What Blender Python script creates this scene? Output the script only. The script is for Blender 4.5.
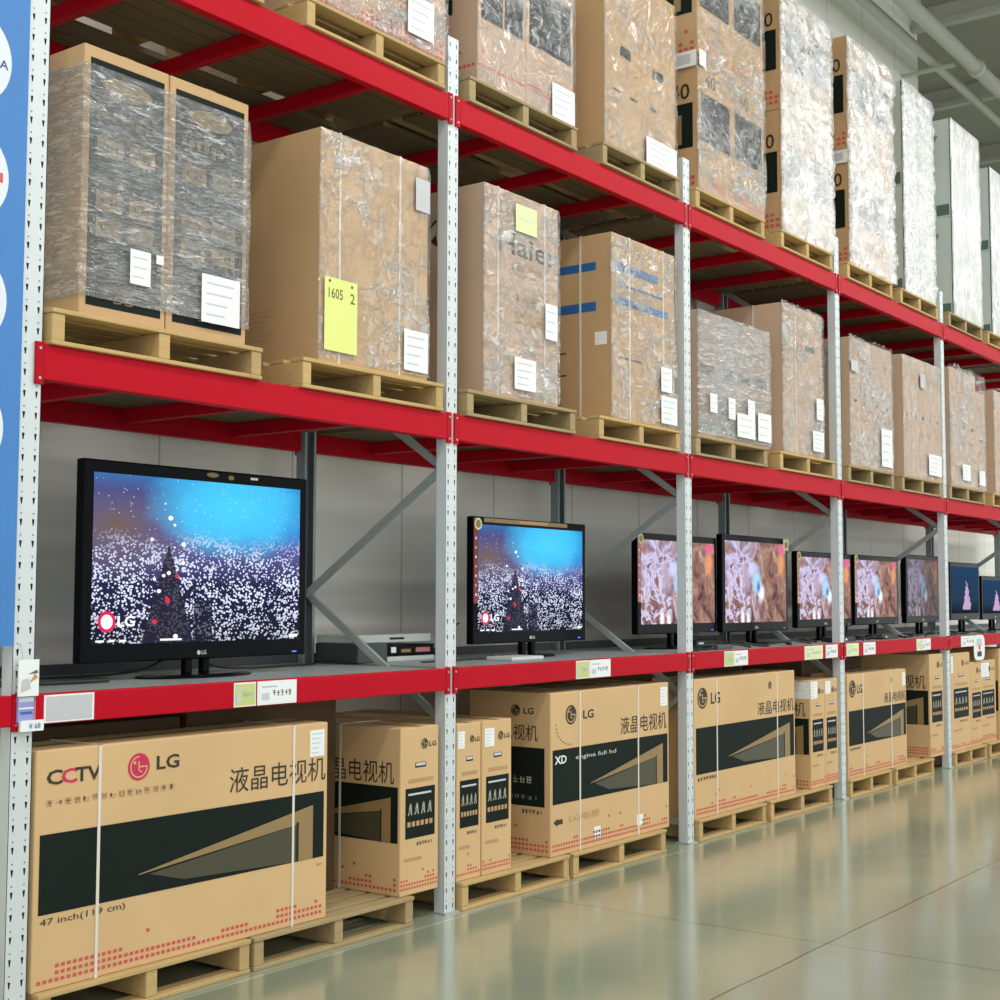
import bpy, math, random
from mathutils import Vector, Matrix, noise
random.seed(7)
for o in list(bpy.data.objects): bpy.data.objects.remove(o, do_unlink=True)
S = bpy.context.scene
COL = S.collection
# ------------------------------------------------------------------ camera
F, CX, CY, CH, YAW, PITCH, ROLL = 1392.26, -3.3175, -4.7921, 1.7081, 0.93336, 0.069785, 0.0021
fw = Vector((math.sin(YAW)*math.cos(PITCH), math.cos(YAW)*math.cos(PITCH), math.sin(PITCH)))
rt = fw.cross(Vector((0, 0, 1))).normalized(); up = rt.cross(fw)
r2 = rt*math.cos(ROLL)+up*math.sin(ROLL); u2 = up*math.cos(ROLL)-rt*math.sin(ROLL)
cd = bpy.data.cameras.new('camera'); cam = bpy.data.objects.new('camera', cd); COL.objects.link(cam)
cam.matrix_world = Matrix(((r2.x, u2.x, -fw.x, CX), (r2.y, u2.y, -fw.y, CY), (r2.z, u2.z, -fw.z, CH), (0, 0, 0, 1)))
cd.sensor_width = 36; cd.lens = F*36/1000; cd.clip_end = 300
S.camera = cam
# ------------------------------------------------------------------ world, lamps, exposure
w = bpy.data.worlds.new('world'); S.world = w; w.use_nodes = True
w.node_tree.nodes['Background'].inputs[0].default_value = (0.84, 0.88, 0.86, 1)
w.node_tree.nodes['Background'].inputs[1].default_value = 1.45
S.view_settings.view_transform = 'Standard'; S.view_settings.look = 'None'
S.view_settings.gamma = 1; S.view_settings.use_curve_mapping = False
S.view_settings.exposure = 0.05
LAMPS = [(x, y) for y in (-3.6, -8.6) for x in (-3.5, 3, 9.5, 16, 22.5, 29)]
for lx, ly in LAMPS:
    ld = bpy.data.lights.new('high_bay_light', 'AREA'); ld.shape = 'RECTANGLE'; ld.size = 4.6; ld.size_y = 0.9
    ld.energy = 210; ld.color = (1.0, 0.97, 0.92)
    lo = bpy.data.objects.new('high_bay_light', ld); COL.objects.link(lo); lo.location = (lx, ly, 8.55)

# ------------------------------------------------------------------ materials
def srgb(r, g, b):
    f = lambda c: (c/255/12.92) if c/255 <= .04045 else ((c/255+.055)/1.055)**2.4
    return (f(r), f(g), f(b), 1)
class NT:
    def __init__(s, name):
        s.m = bpy.data.materials.new(name); s.m.use_nodes = True; s.t = s.m.node_tree; s.t.nodes.clear()
        s.out = s.n('ShaderNodeOutputMaterial')
    def n(s, k, **kw):
        x = s.t.nodes.new(k)
        for a, v in kw.items():
            if a.startswith('i_'):
                a = a[2:]; a = int(a) if a.isdigit() else a.replace('_', ' ')
                s.set(x.inputs[a], v)
            else: setattr(x, a, v)
        return x
    def set(s, inp, v):
        if isinstance(v, bpy.types.NodeSocket): s.t.links.new(v, inp)
        elif isinstance(v, bpy.types.Node): s.t.links.new(v.outputs[0], inp)
        else: inp.default_value = v
    def math(s, op, a, b=0.0, clamp=False):
        x = s.n('ShaderNodeMath', operation=op, use_clamp=clamp); s.set(x.inputs[0], a); s.set(x.inputs[1], b); return x.outputs[0]
    def mix(s, f, a, b, t='MIX'):
        x = s.n('ShaderNodeMix', data_type='RGBA', blend_type=t); s.set(x.inputs[0], f); s.set(x.inputs[6], a); s.set(x.inputs[7], b); return x.outputs[2]
    def ramp(s, f, stops):
        x = s.n('ShaderNodeValToRGB'); s.set(x.inputs[0], f); e = x.color_ramp.elements
        while len(e) < len(stops): e.new(0.5)
        for q, (p, c) in zip(e, stops):
            q.position = p; q.color = c if len(c) == 4 else (*c, 1)
        return x.outputs[0]
    def noise(s, vec, scale, detail=4, dist=0.0, rough=.5):
        return s.n('ShaderNodeTexNoise', i_Vector=vec, i_Scale=scale, i_Detail=detail, i_Distortion=dist, i_Roughness=rough).outputs[0]
    def coord(s, k='Object'): return s.n('ShaderNodeTexCoord').outputs[k]
    def mapping(s, v, sc=(1, 1, 1), lo=(0, 0, 0), ro=(0, 0, 0)):
        return s.n('ShaderNodeMapping', i_Vector=v, i_Scale=sc, i_Location=lo, i_Rotation=ro).outputs[0]
    def bsdf(s, col, rough=.5, metal=0.0, bump=None, bs=.3, bd=.01, spec=.5):
        p = s.n('ShaderNodeBsdfPrincipled'); s.set(p.inputs['Base Color'], col); s.set(p.inputs['Roughness'], rough); s.set(p.inputs['Metallic'], metal)
        p.inputs['Specular IOR Level'].default_value = spec
        if bump is not None:
            b = s.n('ShaderNodeBump', i_Strength=bs, i_Distance=bd); s.set(b.inputs['Height'], bump); s.set(p.inputs['Normal'], b.outputs[0])
        return p
    def done(s, sh): s.set(s.out.inputs[0], sh); return s.m
_mc = {}
def flat(name, rgb, rough=.5, metal=0.0, spec=.5, var=.06):
    if name in _mc: return _mc[name]
    t = NT(name); c = srgb(*rgb); n = t.noise(t.coord(), 6, 3)
    d = tuple(x*(1-var*2) for x in c[:3])+(1,)
    _mc[name] = t.done(t.bsdf(t.mix(n, d, c), rough, metal, spec=spec)); return _mc[name]
def cardboard(name, rgb):
    if name in _mc: return _mc[name]
    t = NT(name); c = srgb(*rgb); co = t.coord()
    big = t.noise(co, 1.6, 4, .4); fib = t.noise(t.mapping(co, (3, 3, 120)), 1.0, 2)
    a = tuple(x*.86 for x in c[:3])+(1,); b = tuple(min(1, x*1.08) for x in c[:3])+(1,)
    colr = t.mix(big, a, b); colr = t.mix(t.math('MULTIPLY', fib, .15), colr, a)
    _mc[name] = t.done(t.bsdf(colr, .75, 0, t.noise(co, 5, 3), .25, .01, spec=.25)); return _mc[name]
def wood(name, a, b):
    t = NT(name); co = t.coord(); oi = t.n('ShaderNodeObjectInfo').outputs['Random']
    n = t.noise(t.mapping(co, (1.5, 14, 22)), 2.2, 5, .6); k = t.noise(co, 3.0, 3)
    c = t.mix(n, srgb(*a), srgb(*b)); c = t.mix(t.math('MULTIPLY', k, .45), c, srgb(120, 96, 62))
    c = t.mix(t.math('MULTIPLY', oi, .3), c, srgb(150, 140, 112))
    return t.done(t.bsdf(c, .8, 0, n, .3, .004, spec=.2))
M = {}
M['brown'] = cardboard('cardboard_tan', (212, 178, 132))
M['brown2'] = cardboard('cardboard_brown', (198, 164, 122))
M['pink'] = cardboard('cardboard_dusty', (200, 172, 148))
M['dark'] = cardboard('cardboard_dark', (172, 132, 82))
M['shadebrown'] = cardboard('cardboard_shade_brown', (92, 72, 52))  # very dark brown stands in for the shade behind the front row
M['whitebox'] = cardboard('cardboard_white', (198, 208, 202))
M['wood'] = wood('pallet_pine', (224, 194, 138), (196, 160, 104))
M['woodgrey'] = wood('pallet_weathered', (196, 174, 130), (158, 138, 100))
M['red'] = flat('beam_red_enamel', (188, 10, 34), .5, var=.05, spec=.10)
M['redcap'] = flat('beam_red_plate', (180, 10, 34), .5, spec=.1)
M['bolt'] = flat('bolt_steel', (190, 192, 190), .35, .8)
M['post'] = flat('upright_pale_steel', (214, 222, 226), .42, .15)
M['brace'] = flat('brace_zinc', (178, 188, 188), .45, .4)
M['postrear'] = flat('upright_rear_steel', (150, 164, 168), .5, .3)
M['deck'] = flat('deck_galvanised', (176, 188, 186), .35, .5)
M['black'] = flat('black_plastic', (7, 8, 14), .25, var=.0, spec=.07)
M['blackmat'] = flat('black_matte', (20, 22, 26), .5)
M['dgrey'] = flat('dark_grey_plastic', (58, 66, 68), .45)
M['silver'] = flat('silver_plastic', (196, 202, 200), .35)
M['panel'] = flat('print_black', (24, 34, 30), .6, var=.1, spec=.12)
M['ink'] = flat('print_dark_ink', (52, 42, 32), .6)
M['inkfaint'] = flat('print_faint_ink', (186, 150, 106), .7)
M['dimink'] = flat('print_grey_ink', (120, 122, 130), .6)
M['inkpale'] = flat('print_pale', (176, 178, 160), .6)
M['inkred'] = flat('print_red_ink', (208, 84, 80), .6)
M['logored'] = flat('print_magenta_red', (205, 34, 84), .5)
M['gold'] = flat('print_gold', (150, 124, 82), .5)
M['olive'] = flat('print_olive', (70, 68, 50), .5)
M['blue'] = flat('print_blue', (40, 104, 172), .5)
M['paper'] = flat('paper_white', (236, 240, 242), .6, var=.02)
M['paper2'] = flat('paper_grey_print', (196, 202, 212), .6, var=.02)
M['yellow'] = flat('paper_yellow', (226, 234, 138), .6, var=.02)
M['paleyel'] = flat('paper_pale_yellow', (222, 234, 176), .6, var=.02)
M['greentag'] = flat('tag_green', (196, 212, 130), .5)
M['strap'] = flat('strap_plastic', (226, 220, 210), .35)
M['tape'] = flat('packing_tape', (186, 156, 112), .25)
M['sleeve'] = flat('clear_sleeve_grey', (196, 198, 204), .25)
M['lilac'] = flat('leaflet_lilac', (150, 150, 214), .5)
M['banner'] = flat('banner_blue', (62, 128, 200), .5)
M['bannerw'] = flat('banner_white', (226, 232, 244), .5)
M['navy'] = flat('banner_navy', (40, 62, 140), .5)
M['slot'] = flat('slot_shadow', (96, 102, 106), .7)
M['holes'] = flat('hole_black', (24, 22, 20), .8)
M['greenbox'] = flat('print_grey_green', (90, 108, 100), .6)
M['ceil'] = flat('ceiling_grey_paint', (158, 158, 148), .8)
M['boards'] = wood('shelf_boards_shade_dark', (104, 96, 76), (70, 64, 50))  # dark tone paints in the shade on the shelf undersides
M['duct'] = flat('duct_paint', (190, 190, 180), .6)

def wall_mat(name, c1, c2):
    t = NT(name); co = t.coord('Object')
    sx = t.n('ShaderNodeSeparateXYZ', i_0=co)
    band = t.noise(t.mapping(co, (.05, .05, 2.6)), 1.4, 4)
    c = t.mix(t.ramp(band, [(.3, (0, 0, 0)), (.7, (1, 1, 1))]), srgb(*c1), srgb(*c2))
    fx = t.math('FRACT', t.math('MULTIPLY', t.math('ADD', sx.outputs[0], -3.46+30), 1/1.05))
    seam = t.math('LESS_THAN', fx, .012)
    c = t.mix(t.math('MULTIPLY', seam, .5), c, srgb(110, 112, 106))
    rib = t.n('ShaderNodeTexWave', wave_type='BANDS', bands_direction='Z', i_Vector=co, i_Scale=2.2)
    return t.done(t.bsdf(c, .55, .0, rib.outputs[1], .2, .02, spec=.3))
M['wall'] = wall_mat('wall_panel', (224, 226, 220), (246, 246, 240))
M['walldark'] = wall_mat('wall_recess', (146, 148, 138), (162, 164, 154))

def floor_mat():
    t = NT('polished_concrete'); co = t.coord('Object'); s = t.n('ShaderNodeSeparateXYZ', i_0=co)
    n1 = t.noise(co, .55, 6, .6, .6); n2 = t.noise(co, 5, 6, .3, .65)
    c = t.mix(t.ramp(n1, [(.3, (0, 0, 0)), (.7, (1, 1, 1))]), srgb(132, 146, 124), srgb(160, 170, 148))
    c = t.mix(t.math('MULTIPLY', n2, .5), c, srgb(146, 148, 130))
    def line(sock, at, wd, wob=None):
        d = t.math('ADD', sock, -at)
        return t.math('LESS_THAN', t.math('ABSOLUTE', d), wd)
    wob = t.math('MULTIPLY', t.math('ADD', t.noise(co, 2.0, 3), -.5), .02)
    l = t.math('MAXIMUM', line(t.math('ADD', s.outputs[1], wob), -1.91, .006), line(t.math('ADD', s.outputs[0], wob), 3.3, .004))
    l = t.math('MAXIMUM', l, line(t.math('ADD', s.outputs[0], wob), 9.6, .005))
    c = t.mix(t.math('MULTIPLY', l, .75), c, srgb(62, 68, 58))
    edge = t.math('LESS_THAN', t.math('ABSOLUTE', t.math('ADD', s.outputs[1], .10)), .012)
    c = t.mix(t.math('MULTIPLY', edge, .45), c, srgb(200, 206, 190))
    r = t.math('ADD', t.math('MULTIPLY', n2, .12), .10)
    p = t.bsdf(c, r, 0, n2, .05, .01, spec=.75)
    p.inputs['Coat Weight'].default_value = .35; p.inputs['Coat Roughness'].default_value = .12
    return t.done(p)
M['floor'] = floor_mat()

def wrap_mat(name, lo, hi, stretch, tint=(240, 244, 250), rough=.14, bump=1.0, scale=1.0):
    t = NT(name); co = t.coord('Object')
    v = t.mapping(co, stretch); n = t.noise(v, 4*scale, 6, .5, .6); n2 = t.noise(t.mapping(co, tuple(x*1.7 for x in stretch), ro=(.1, .5, .2)), 6*scale, 5, .7, .6)
    crease = t.ramp(t.math('ABSOLUTE', t.math('SUBTRACT', n, .5)), [(0, (1, 1, 1)), (.03, (.2, .2, .2)), (.07, (0, 0, 0))])
    crease2 = t.ramp(t.math('ABSOLUTE', t.math('SUBTRACT', n2, .52)), [(0, (1, 1, 1)), (.02, (.25, .25, .25)), (.05, (0, 0, 0))])
    big = t.ramp(t.noise(co, 1.9, 3, .3), [(.42, (.15, .15, .15)), (.62, (1, 1, 1))])
    cr = t.math('MAXIMUM', crease, crease2)
    b = t.n('ShaderNodeBump', i_Strength=bump, i_Distance=.03); t.set(b.inputs['Height'], t.math('ADD', n, t.math('MULTIPLY', cr, .35)))
    g = t.n('ShaderNodeBsdfGlossy', i_Color=(1, 1, 1, 1), i_Roughness=rough, i_Normal=b.outputs[0])
    d = t.n('ShaderNodeBsdfDiffuse', i_Color=srgb(*tint), i_Normal=b.outputs[0])
    gd = t.n('ShaderNodeMixShader', i_0=.5, i_1=g.outputs[0], i_2=d.outputs[0])
    tr = t.n('ShaderNodeBsdfTransparent', i_0=(.97, .97, .98, 1))
    m = t.math('ADD', t.math('MULTIPLY', cr, big), t.math('MULTIPLY', t.ramp(n2, [(.45, (0, 0, 0)), (.7, (1, 1, 1))]), .35), True)
    fac = t.math('ADD', t.math('MULTIPLY', m, hi-lo), lo, True)
    return t.done(t.n('ShaderNodeMixShader', i_0=fac, i_1=tr.outputs[0], i_2=gd.outputs[0]).outputs[0])
M['wraplight'] = wrap_mat('stretch_film_thin', .10, .7, (1, 1, 1), rough=.1)
M['wrapmid'] = wrap_mat('stretch_film_medium', .12, 1.0, (1, 1, 1.6), rough=.1)
M['wrapstreak'] = wrap_mat('stretch_film_streaked', .28, 1.0, (.7, .7, 4.2), scale=1.3, rough=.16)
M['wrapsilver'] = wrap_mat('stretch_film_silvery', .45, 1.0, (.7, .7, 4.2), scale=1.3, rough=.18)
M['wrapheavy'] = wrap_mat('stretch_film_dense', .45, .95, (1, 1, 1.3), rough=.24, bump=.45, scale=.8)
M['wrapwhite'] = wrap_mat('stretch_film_smooth', .42, .9, (1.6, 1.6, .5), rough=.28, bump=.3)

def screen_city():
    t = NT('screen_city_lights'); uv = t.coord('UV'); s = t.n('ShaderNodeSeparateXYZ', i_0=uv); x, y = s.outputs[0], s.outputs[1]
    def dist(cx, cy, ax, ay):
        dx = t.math('MULTIPLY', t.math('SUBTRACT', x, cx), ax); dy = t.math('MULTIPLY', t.math('SUBTRACT', y, cy), ay)
        return t.math('SQRT', t.math('ADD', t.math('MULTIPLY', dx, dx), t.math('MULTIPLY', dy, dy)))
    wob = t.math('MULTIPLY', t.math('SUBTRACT', t.noise(uv, 5, 3), .5), .16)
    c = t.ramp(y, [(0, srgb(4, 4, 26)), (.35, srgb(22, 24, 66)), (.56, srgb(84, 88, 150)), (.72, srgb(44, 78, 190)), (.9, srgb(20, 62, 150)), (1, srgb(30, 110, 180))])
    haze = t.math('SUBTRACT', 1, t.math('MULTIPLY', dist(.10, .70, .9, 1.3), 2.2), True)
    c = t.mix(haze, c, srgb(112, 92, 78))
    glow = t.ramp(t.math('ADD', dist(.66, .84, 1.0, 1.35), wob), [(0.08, (1, 1, 1)), (.26, (.8, .8, .8)), (.46, (0, 0, 0))])
    c = t.mix(glow, c, srgb(70, 205, 255))
    v = t.n('ShaderNodeTexVoronoi', i_Vector=t.mapping(uv, (1.3, 1, 1)), i_Scale=62)
    sp = t.math('LESS_THAN', v.outputs['Distance'], t.math('MULTIPLY', t.noise(uv, 9, 4), .82))
    zone = t.ramp(t.math('ADD', y, wob), [(.02, (.7, .7, .7)), (.3, (1, 1, 1)), (.52, (.85, .85, .85)), (.68, (0, 0, 0))])
    c = t.mix(t.math('MULTIPLY', sp, zone), c, srgb(226, 232, 255))
    v2 = t.n('ShaderNodeTexVoronoi', i_Vector=t.mapping(uv, (1.3, 1, 1)), i_Scale=30)
    sp2 = t.math('MULTIPLY', t.math('LESS_THAN', v2.outputs['Distance'], .12), t.math('GREATER_THAN', y, .55))
    c = t.mix(t.math('MULTIPLY', sp2, .6), c, srgb(220, 225, 240))
    # dark conical silhouette with a few lights
    hw = t.math('MULTIPLY', t.math('SUBTRACT', .60, y), .20)
    inside = t.math('LESS_THAN', t.math('ABSOLUTE', t.math('SUBTRACT', x, .335)), hw)
    c = t.mix(t.math('MULTIPLY', inside, .92), c, srgb(26, 22, 44))
    inside2 = t.math('MULTIPLY', t.math('LESS_THAN', t.math('ABSOLUTE', t.math('SUBTRACT', x, .50)), .045), t.math('LESS_THAN', t.math('ADD', y, wob), .25))
    c = t.mix(t.math('MULTIPLY', inside2, .8), c, srgb(14, 12, 40))
    v3 = t.n('ShaderNodeTexVoronoi', i_Vector=t.mapping(uv, (1.3, 1, 1), (.3, .1, 0)), i_Scale=15)
    near = t.math('LESS_THAN', t.math('ABSOLUTE', t.math('SUBTRACT', x, .33)), .08)
    b = t.math('MULTIPLY', t.math('LESS_THAN', v3.outputs['Distance'], .22), near)
    b = t.math('MULTIPLY', b, t.math('LESS_THAN', y, .9))
    hue = t.math('GREATER_THAN', t.n('ShaderNodeSeparateColor', i_0=v3.outputs['Color']).outputs[0], .78)
    c = t.mix(b, c, t.mix(hue, (1, 1, 1, 1), srgb(225, 40, 70)))
    e = t.n('ShaderNodeEmission', i_0=c, i_1=1.05)
    g = t.n('ShaderNodeBsdfGlossy', i_0=(.012, .012, .014, 1), i_Roughness=.15)
    return t.done(t.n('ShaderNodeAddShader', i_0=e.outputs[0], i_1=g.outputs[0]).outputs[0])
def screen_rocks(name, dim=1.0, grey=0.0):
    t = NT(name); uv = t.coord('UV'); s = t.n('ShaderNodeSeparateXYZ', i_0=uv); x, y = s.outputs[0], s.outputs[1]
    n = t.noise(t.mapping(uv, (2.6, 1.2, 1), ro=(0, 0, .4)), 3.2, 8, .9, .6)
    c = t.ramp(n, [(.3, srgb(52, 36, 44)), (.42, srgb(128, 90, 84)), (.55, srgb(164, 124, 108)), (.7, srgb(206, 178, 160))])
    nw = t.noise(t.mapping(uv, (1.7, 1.0, 1), (3, 1, 0)), 3.2, 7, 1.0, .6)
    ed = t.ramp(t.math('ABSOLUTE', t.math('SUBTRACT', nw, .5)), [(.0, (1, 1, 1)), (.025, (.8, .8, .8)), (.07, (0, 0, 0))])
    left = t.ramp(x, [(.35, (1, 1, 1)), (.62, (0, 0, 0))])
    c = t.mix(t.math('MULTIPLY', ed, left), c, srgb(222, 216, 252))
    patch = t.ramp(t.math('ADD', t.math('MULTIPLY', nw, .7), t.math('MULTIPLY', y, .22)), [(.44, (0, 0, 0)), (.56, (1, 1, 1))])
    c = t.mix(t.math('MULTIPLY', patch, t.ramp(x, [(.3, (.5, .5, .5)), (.6, (0, 0, 0))])), c, srgb(196, 190, 236))
    def blob(cx, cy, ang, a, b_, col, c):
        m = t.mapping(uv, (1, 1, 1), (-cx, -cy, 0)); m = t.mapping(m, (a, b_, 0), ro=(0, 0, ang))
        l = t.n('ShaderNodeVectorMath', operation='LENGTH', i_0=m).outputs['Value']
        l = t.math('ADD', l, t.math('MULTIPLY', t.math('SUBTRACT', t.noise(uv, 9, 3), .5), .8))
        return t.mix(t.ramp(l, [(.35, (1, 1, 1)), (1.0, (0, 0, 0))]), c, srgb(*col))
    c = blob(.50, .52, .35, 11, 4.2, (176, 222, 250), c)
    c = blob(.57, .36, .45, 14, 6.5, (246, 250, 255), c)
    c = blob(.53, .44, .35, 26, 11, (70, 130, 200), c)
    c = blob(.42, .66, .2, 12, 7, (214, 214, 250), c)
    c = blob(.92, .74, -.1, 14, 4.6, (232, 158, 108), c)
    c = blob(.92, .93, .3, 10, 12, (226, 110, 150), c)
    c = blob(.27, .06, 0, 26, 6.5, (250, 250, 255), c)
    c = blob(.36, .05, 0, 30, 7.5, (250, 250, 255), c)
    c = t.mix(grey, c, srgb(84, 96, 106))
    e = t.n('ShaderNodeEmission', i_0=c, i_1=dim)
    g = t.n('ShaderNodeBsdfGlossy', i_0=(.012, .012, .014, 1), i_Roughness=.15)
    return t.done(t.n('ShaderNodeAddShader', i_0=e.outputs[0], i_1=g.outputs[0]).outputs[0])
def screen_fountain():
    t = NT('screen_dim_fountain'); uv = t.coord('UV'); s = t.n('ShaderNodeSeparateXYZ', i_0=uv); x, y = s.outputs[0], s.outputs[1]
    c = t.ramp(y, [(0, srgb(26, 36, 48)), (.3, srgb(44, 66, 90)), (1, srgb(40, 72, 108))])
    n = t.math('MULTIPLY', t.math('SUBTRACT', t.noise(uv, 14, 4), .5), .2)
    hw = t.math('MULTIPLY', t.math('SUBTRACT', .72, y), .24)
    m = t.math('LESS_THAN', t.math('ABSOLUTE', t.math('ADD', t.math('SUBTRACT', x, .55), n)), hw)
    m = t.math('MULTIPLY', m, t.math('GREATER_THAN', y, .08))
    c = t.mix(m, c, srgb(206, 176, 216))
    return t.done(t.n('ShaderNodeEmission', i_0=c, i_1=.9).outputs[0])
M['city'] = screen_city(); M['rocks'] = screen_rocks('screen_canyon'); M['rocksdim'] = screen_rocks('screen_canyon_dim', .7, .45); M['fountain'] = screen_fountain()

# ------------------------------------------------------------------ mesh helpers
ORG = {}
def org(parent): return ORG.get(parent.name, Vector((0, 0, 0))) if parent else Vector((0, 0, 0))
class MB:
    def __init__(s): s.v = []; s.f = []; s.mi = []; s.mats = []; s.uv = {}
    def mat(s, m):
        m = M[m] if isinstance(m, str) else m
        if m not in s.mats: s.mats.append(m)
        return s.mats.index(m)
    def add(s, vs, fs, m):
        k = len(s.v); i = s.mat(m); s.v += [tuple(q) for q in vs]
        for f in fs: s.f.append(tuple(k+q for q in f)); s.mi.append(i)
        return s
    def box(s, x0, x1, y0, y1, z0, z1, m):
        vs = [(x0, y0, z0), (x1, y0, z0), (x1, y1, z0), (x0, y1, z0), (x0, y0, z1), (x1, y0, z1), (x1, y1, z1), (x0, y1, z1)]
        return s.add(vs, [(0, 3, 2, 1), (4, 5, 6, 7), (0, 1, 5, 4), (1, 2, 6, 5), (2, 3, 7, 6), (3, 0, 4, 7)], m)
    def bar(s, a, b, wd, th, side, m):
        a = Vector(a); b = Vector(b); d = (b-a).normalized(); n1 = Vector(side).normalized(); n2 = d.cross(n1).normalized()
        vs = [p+n1*i*th/2+n2*j*wd/2 for p in (a, b) for i, j in ((-1, -1), (1, -1), (1, 1), (-1, 1))]
        return s.add(vs, [(3, 2, 1, 0), (4, 5, 6, 7), (0, 1, 5, 4), (1, 2, 6, 5), (2, 3, 7, 6), (3, 0, 4, 7)], m)
    def cyl(s, c, r, h, m, n=20, axis='Z', r2=None):
        r2 = r if r2 is None else r2; vs = []
        for k, (rr, hh) in enumerate(((r, 0), (r2, h))):
            for i in range(n):
                a = 2*math.pi*i/n; p, q = math.cos(a)*rr, math.sin(a)*rr
                o = {'Z': (p, q, hh), 'Y': (p, hh, q), 'X': (hh, p, q)}[axis]; vs.append((c[0]+o[0], c[1]+o[1], c[2]+o[2]))
        fs = [(i, (i+1) % n, n+(i+1) % n, n+i) for i in range(n)]+[tuple(range(n))[::-1], tuple(range(n, 2*n))]
        return s.add(vs, fs, m)
    def build(s, name, parent=None, smooth=False, bevel=0, seg=2):
        me = bpy.data.meshes.new(name); o3 = org(parent)
        me.from_pydata([(a-o3.x, b-o3.y, c-o3.z) for a, b, c in s.v], [], s.f)
        for m in s.mats: me.materials.append(m)
        me.polygons.foreach_set('material_index', s.mi)
        if s.uv:
            ul = me.uv_layers.new(name='UVMap')
            for pi, co in s.uv.items():
                for li, c in zip(me.polygons[pi].loop_indices, co): ul.data[li].uv = c
        if smooth: me.polygons.foreach_set('use_smooth', [True]*len(me.polygons))
        me.update(); o = bpy.data.objects.new(name, me); COL.objects.link(o)
        if parent: o.parent = parent; ORG[o.name] = o3
        if bevel:
            b = o.modifiers.new('bevel', 'BEVEL'); b.width = bevel; b.segments = seg; b.limit_method = 'ANGLE'
        return o
def tag(o, label=None, cat=None, group=None, kind=None):
    if label: o['label'] = label
    if cat: o['category'] = cat
    if group: o['group'] = group
    if kind: o['kind'] = kind
    return o
def empty(name, loc, label, cat, group=None):
    o = bpy.data.objects.new(name, None); COL.objects.link(o); o.location = loc; o.empty_display_size = .1
    ORG[o.name] = Vector(loc); return tag(o, label, cat, group)
def copy_tree(o, parent=None):
    c = o.copy(); COL.objects.link(c)
    if parent: c.parent = parent
    for ch in [q for q in list(COL.objects) if q.parent == o]: copy_tree(ch, c)
    return c
def tube(pts, r, m, name, parent=None):
    o3 = org(parent); cu = bpy.data.curves.new(name, 'CURVE'); cu.dimensions = '3D'; cu.bevel_depth = r; cu.bevel_resolution = 2; cu.resolution_u = 6
    sp = cu.splines.new('NURBS'); sp.points.add(len(pts)-1); sp.use_endpoint_u = True; sp.order_u = 3
    for q, p in zip(sp.points, pts): q.co = (p[0]-o3.x, p[1]-o3.y, p[2]-o3.z, 1)
    o = bpy.data.objects.new(name, cu); COL.objects.link(o); dg = bpy.context.evaluated_depsgraph_get()
    me = bpy.data.meshes.new_from_object(o.evaluated_get(dg)); bpy.data.objects.remove(o)
    me.name = name; me.materials.clear(); me.materials.append(M[m])
    for p in me.polygons: p.use_smooth = True
    o = bpy.data.objects.new(name, me); COL.objects.link(o)
    if parent: o.parent = parent
    return o
_tc = {}
def text_mesh(s, bold=0.0):
    k = (s, bold)
    if k in _tc: return _tc[k]
    cu = bpy.data.curves.new('t', 'FONT'); cu.body = s; cu.size = 1; cu.resolution_u = 2; cu.offset = bold; cu.fill_mode = 'FRONT'
    o = bpy.data.objects.new('t', cu); COL.objects.link(o); dg = bpy.context.evaluated_depsgraph_get()
    me = bpy.data.meshes.new_from_object(o.evaluated_get(dg)); v = [(p.co.x, p.co.y) for p in me.vertices]; f = [tuple(p.vertices) for p in me.polygons]
    bpy.data.objects.remove(o); bpy.data.meshes.remove(me)
    if not v: v = [(0, 0), (1, 1)]; f = []
    x0 = min(a for a, b in v); x1 = max(a for a, b in v); y0 = min(b for a, b in v); y1 = max(b for a, b in v)
    _tc[k] = ([((a-x0)/(x1-x0+1e-9), (b-y0)/(y1-y0+1e-9)) for a, b in v], f); return _tc[k]
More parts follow.
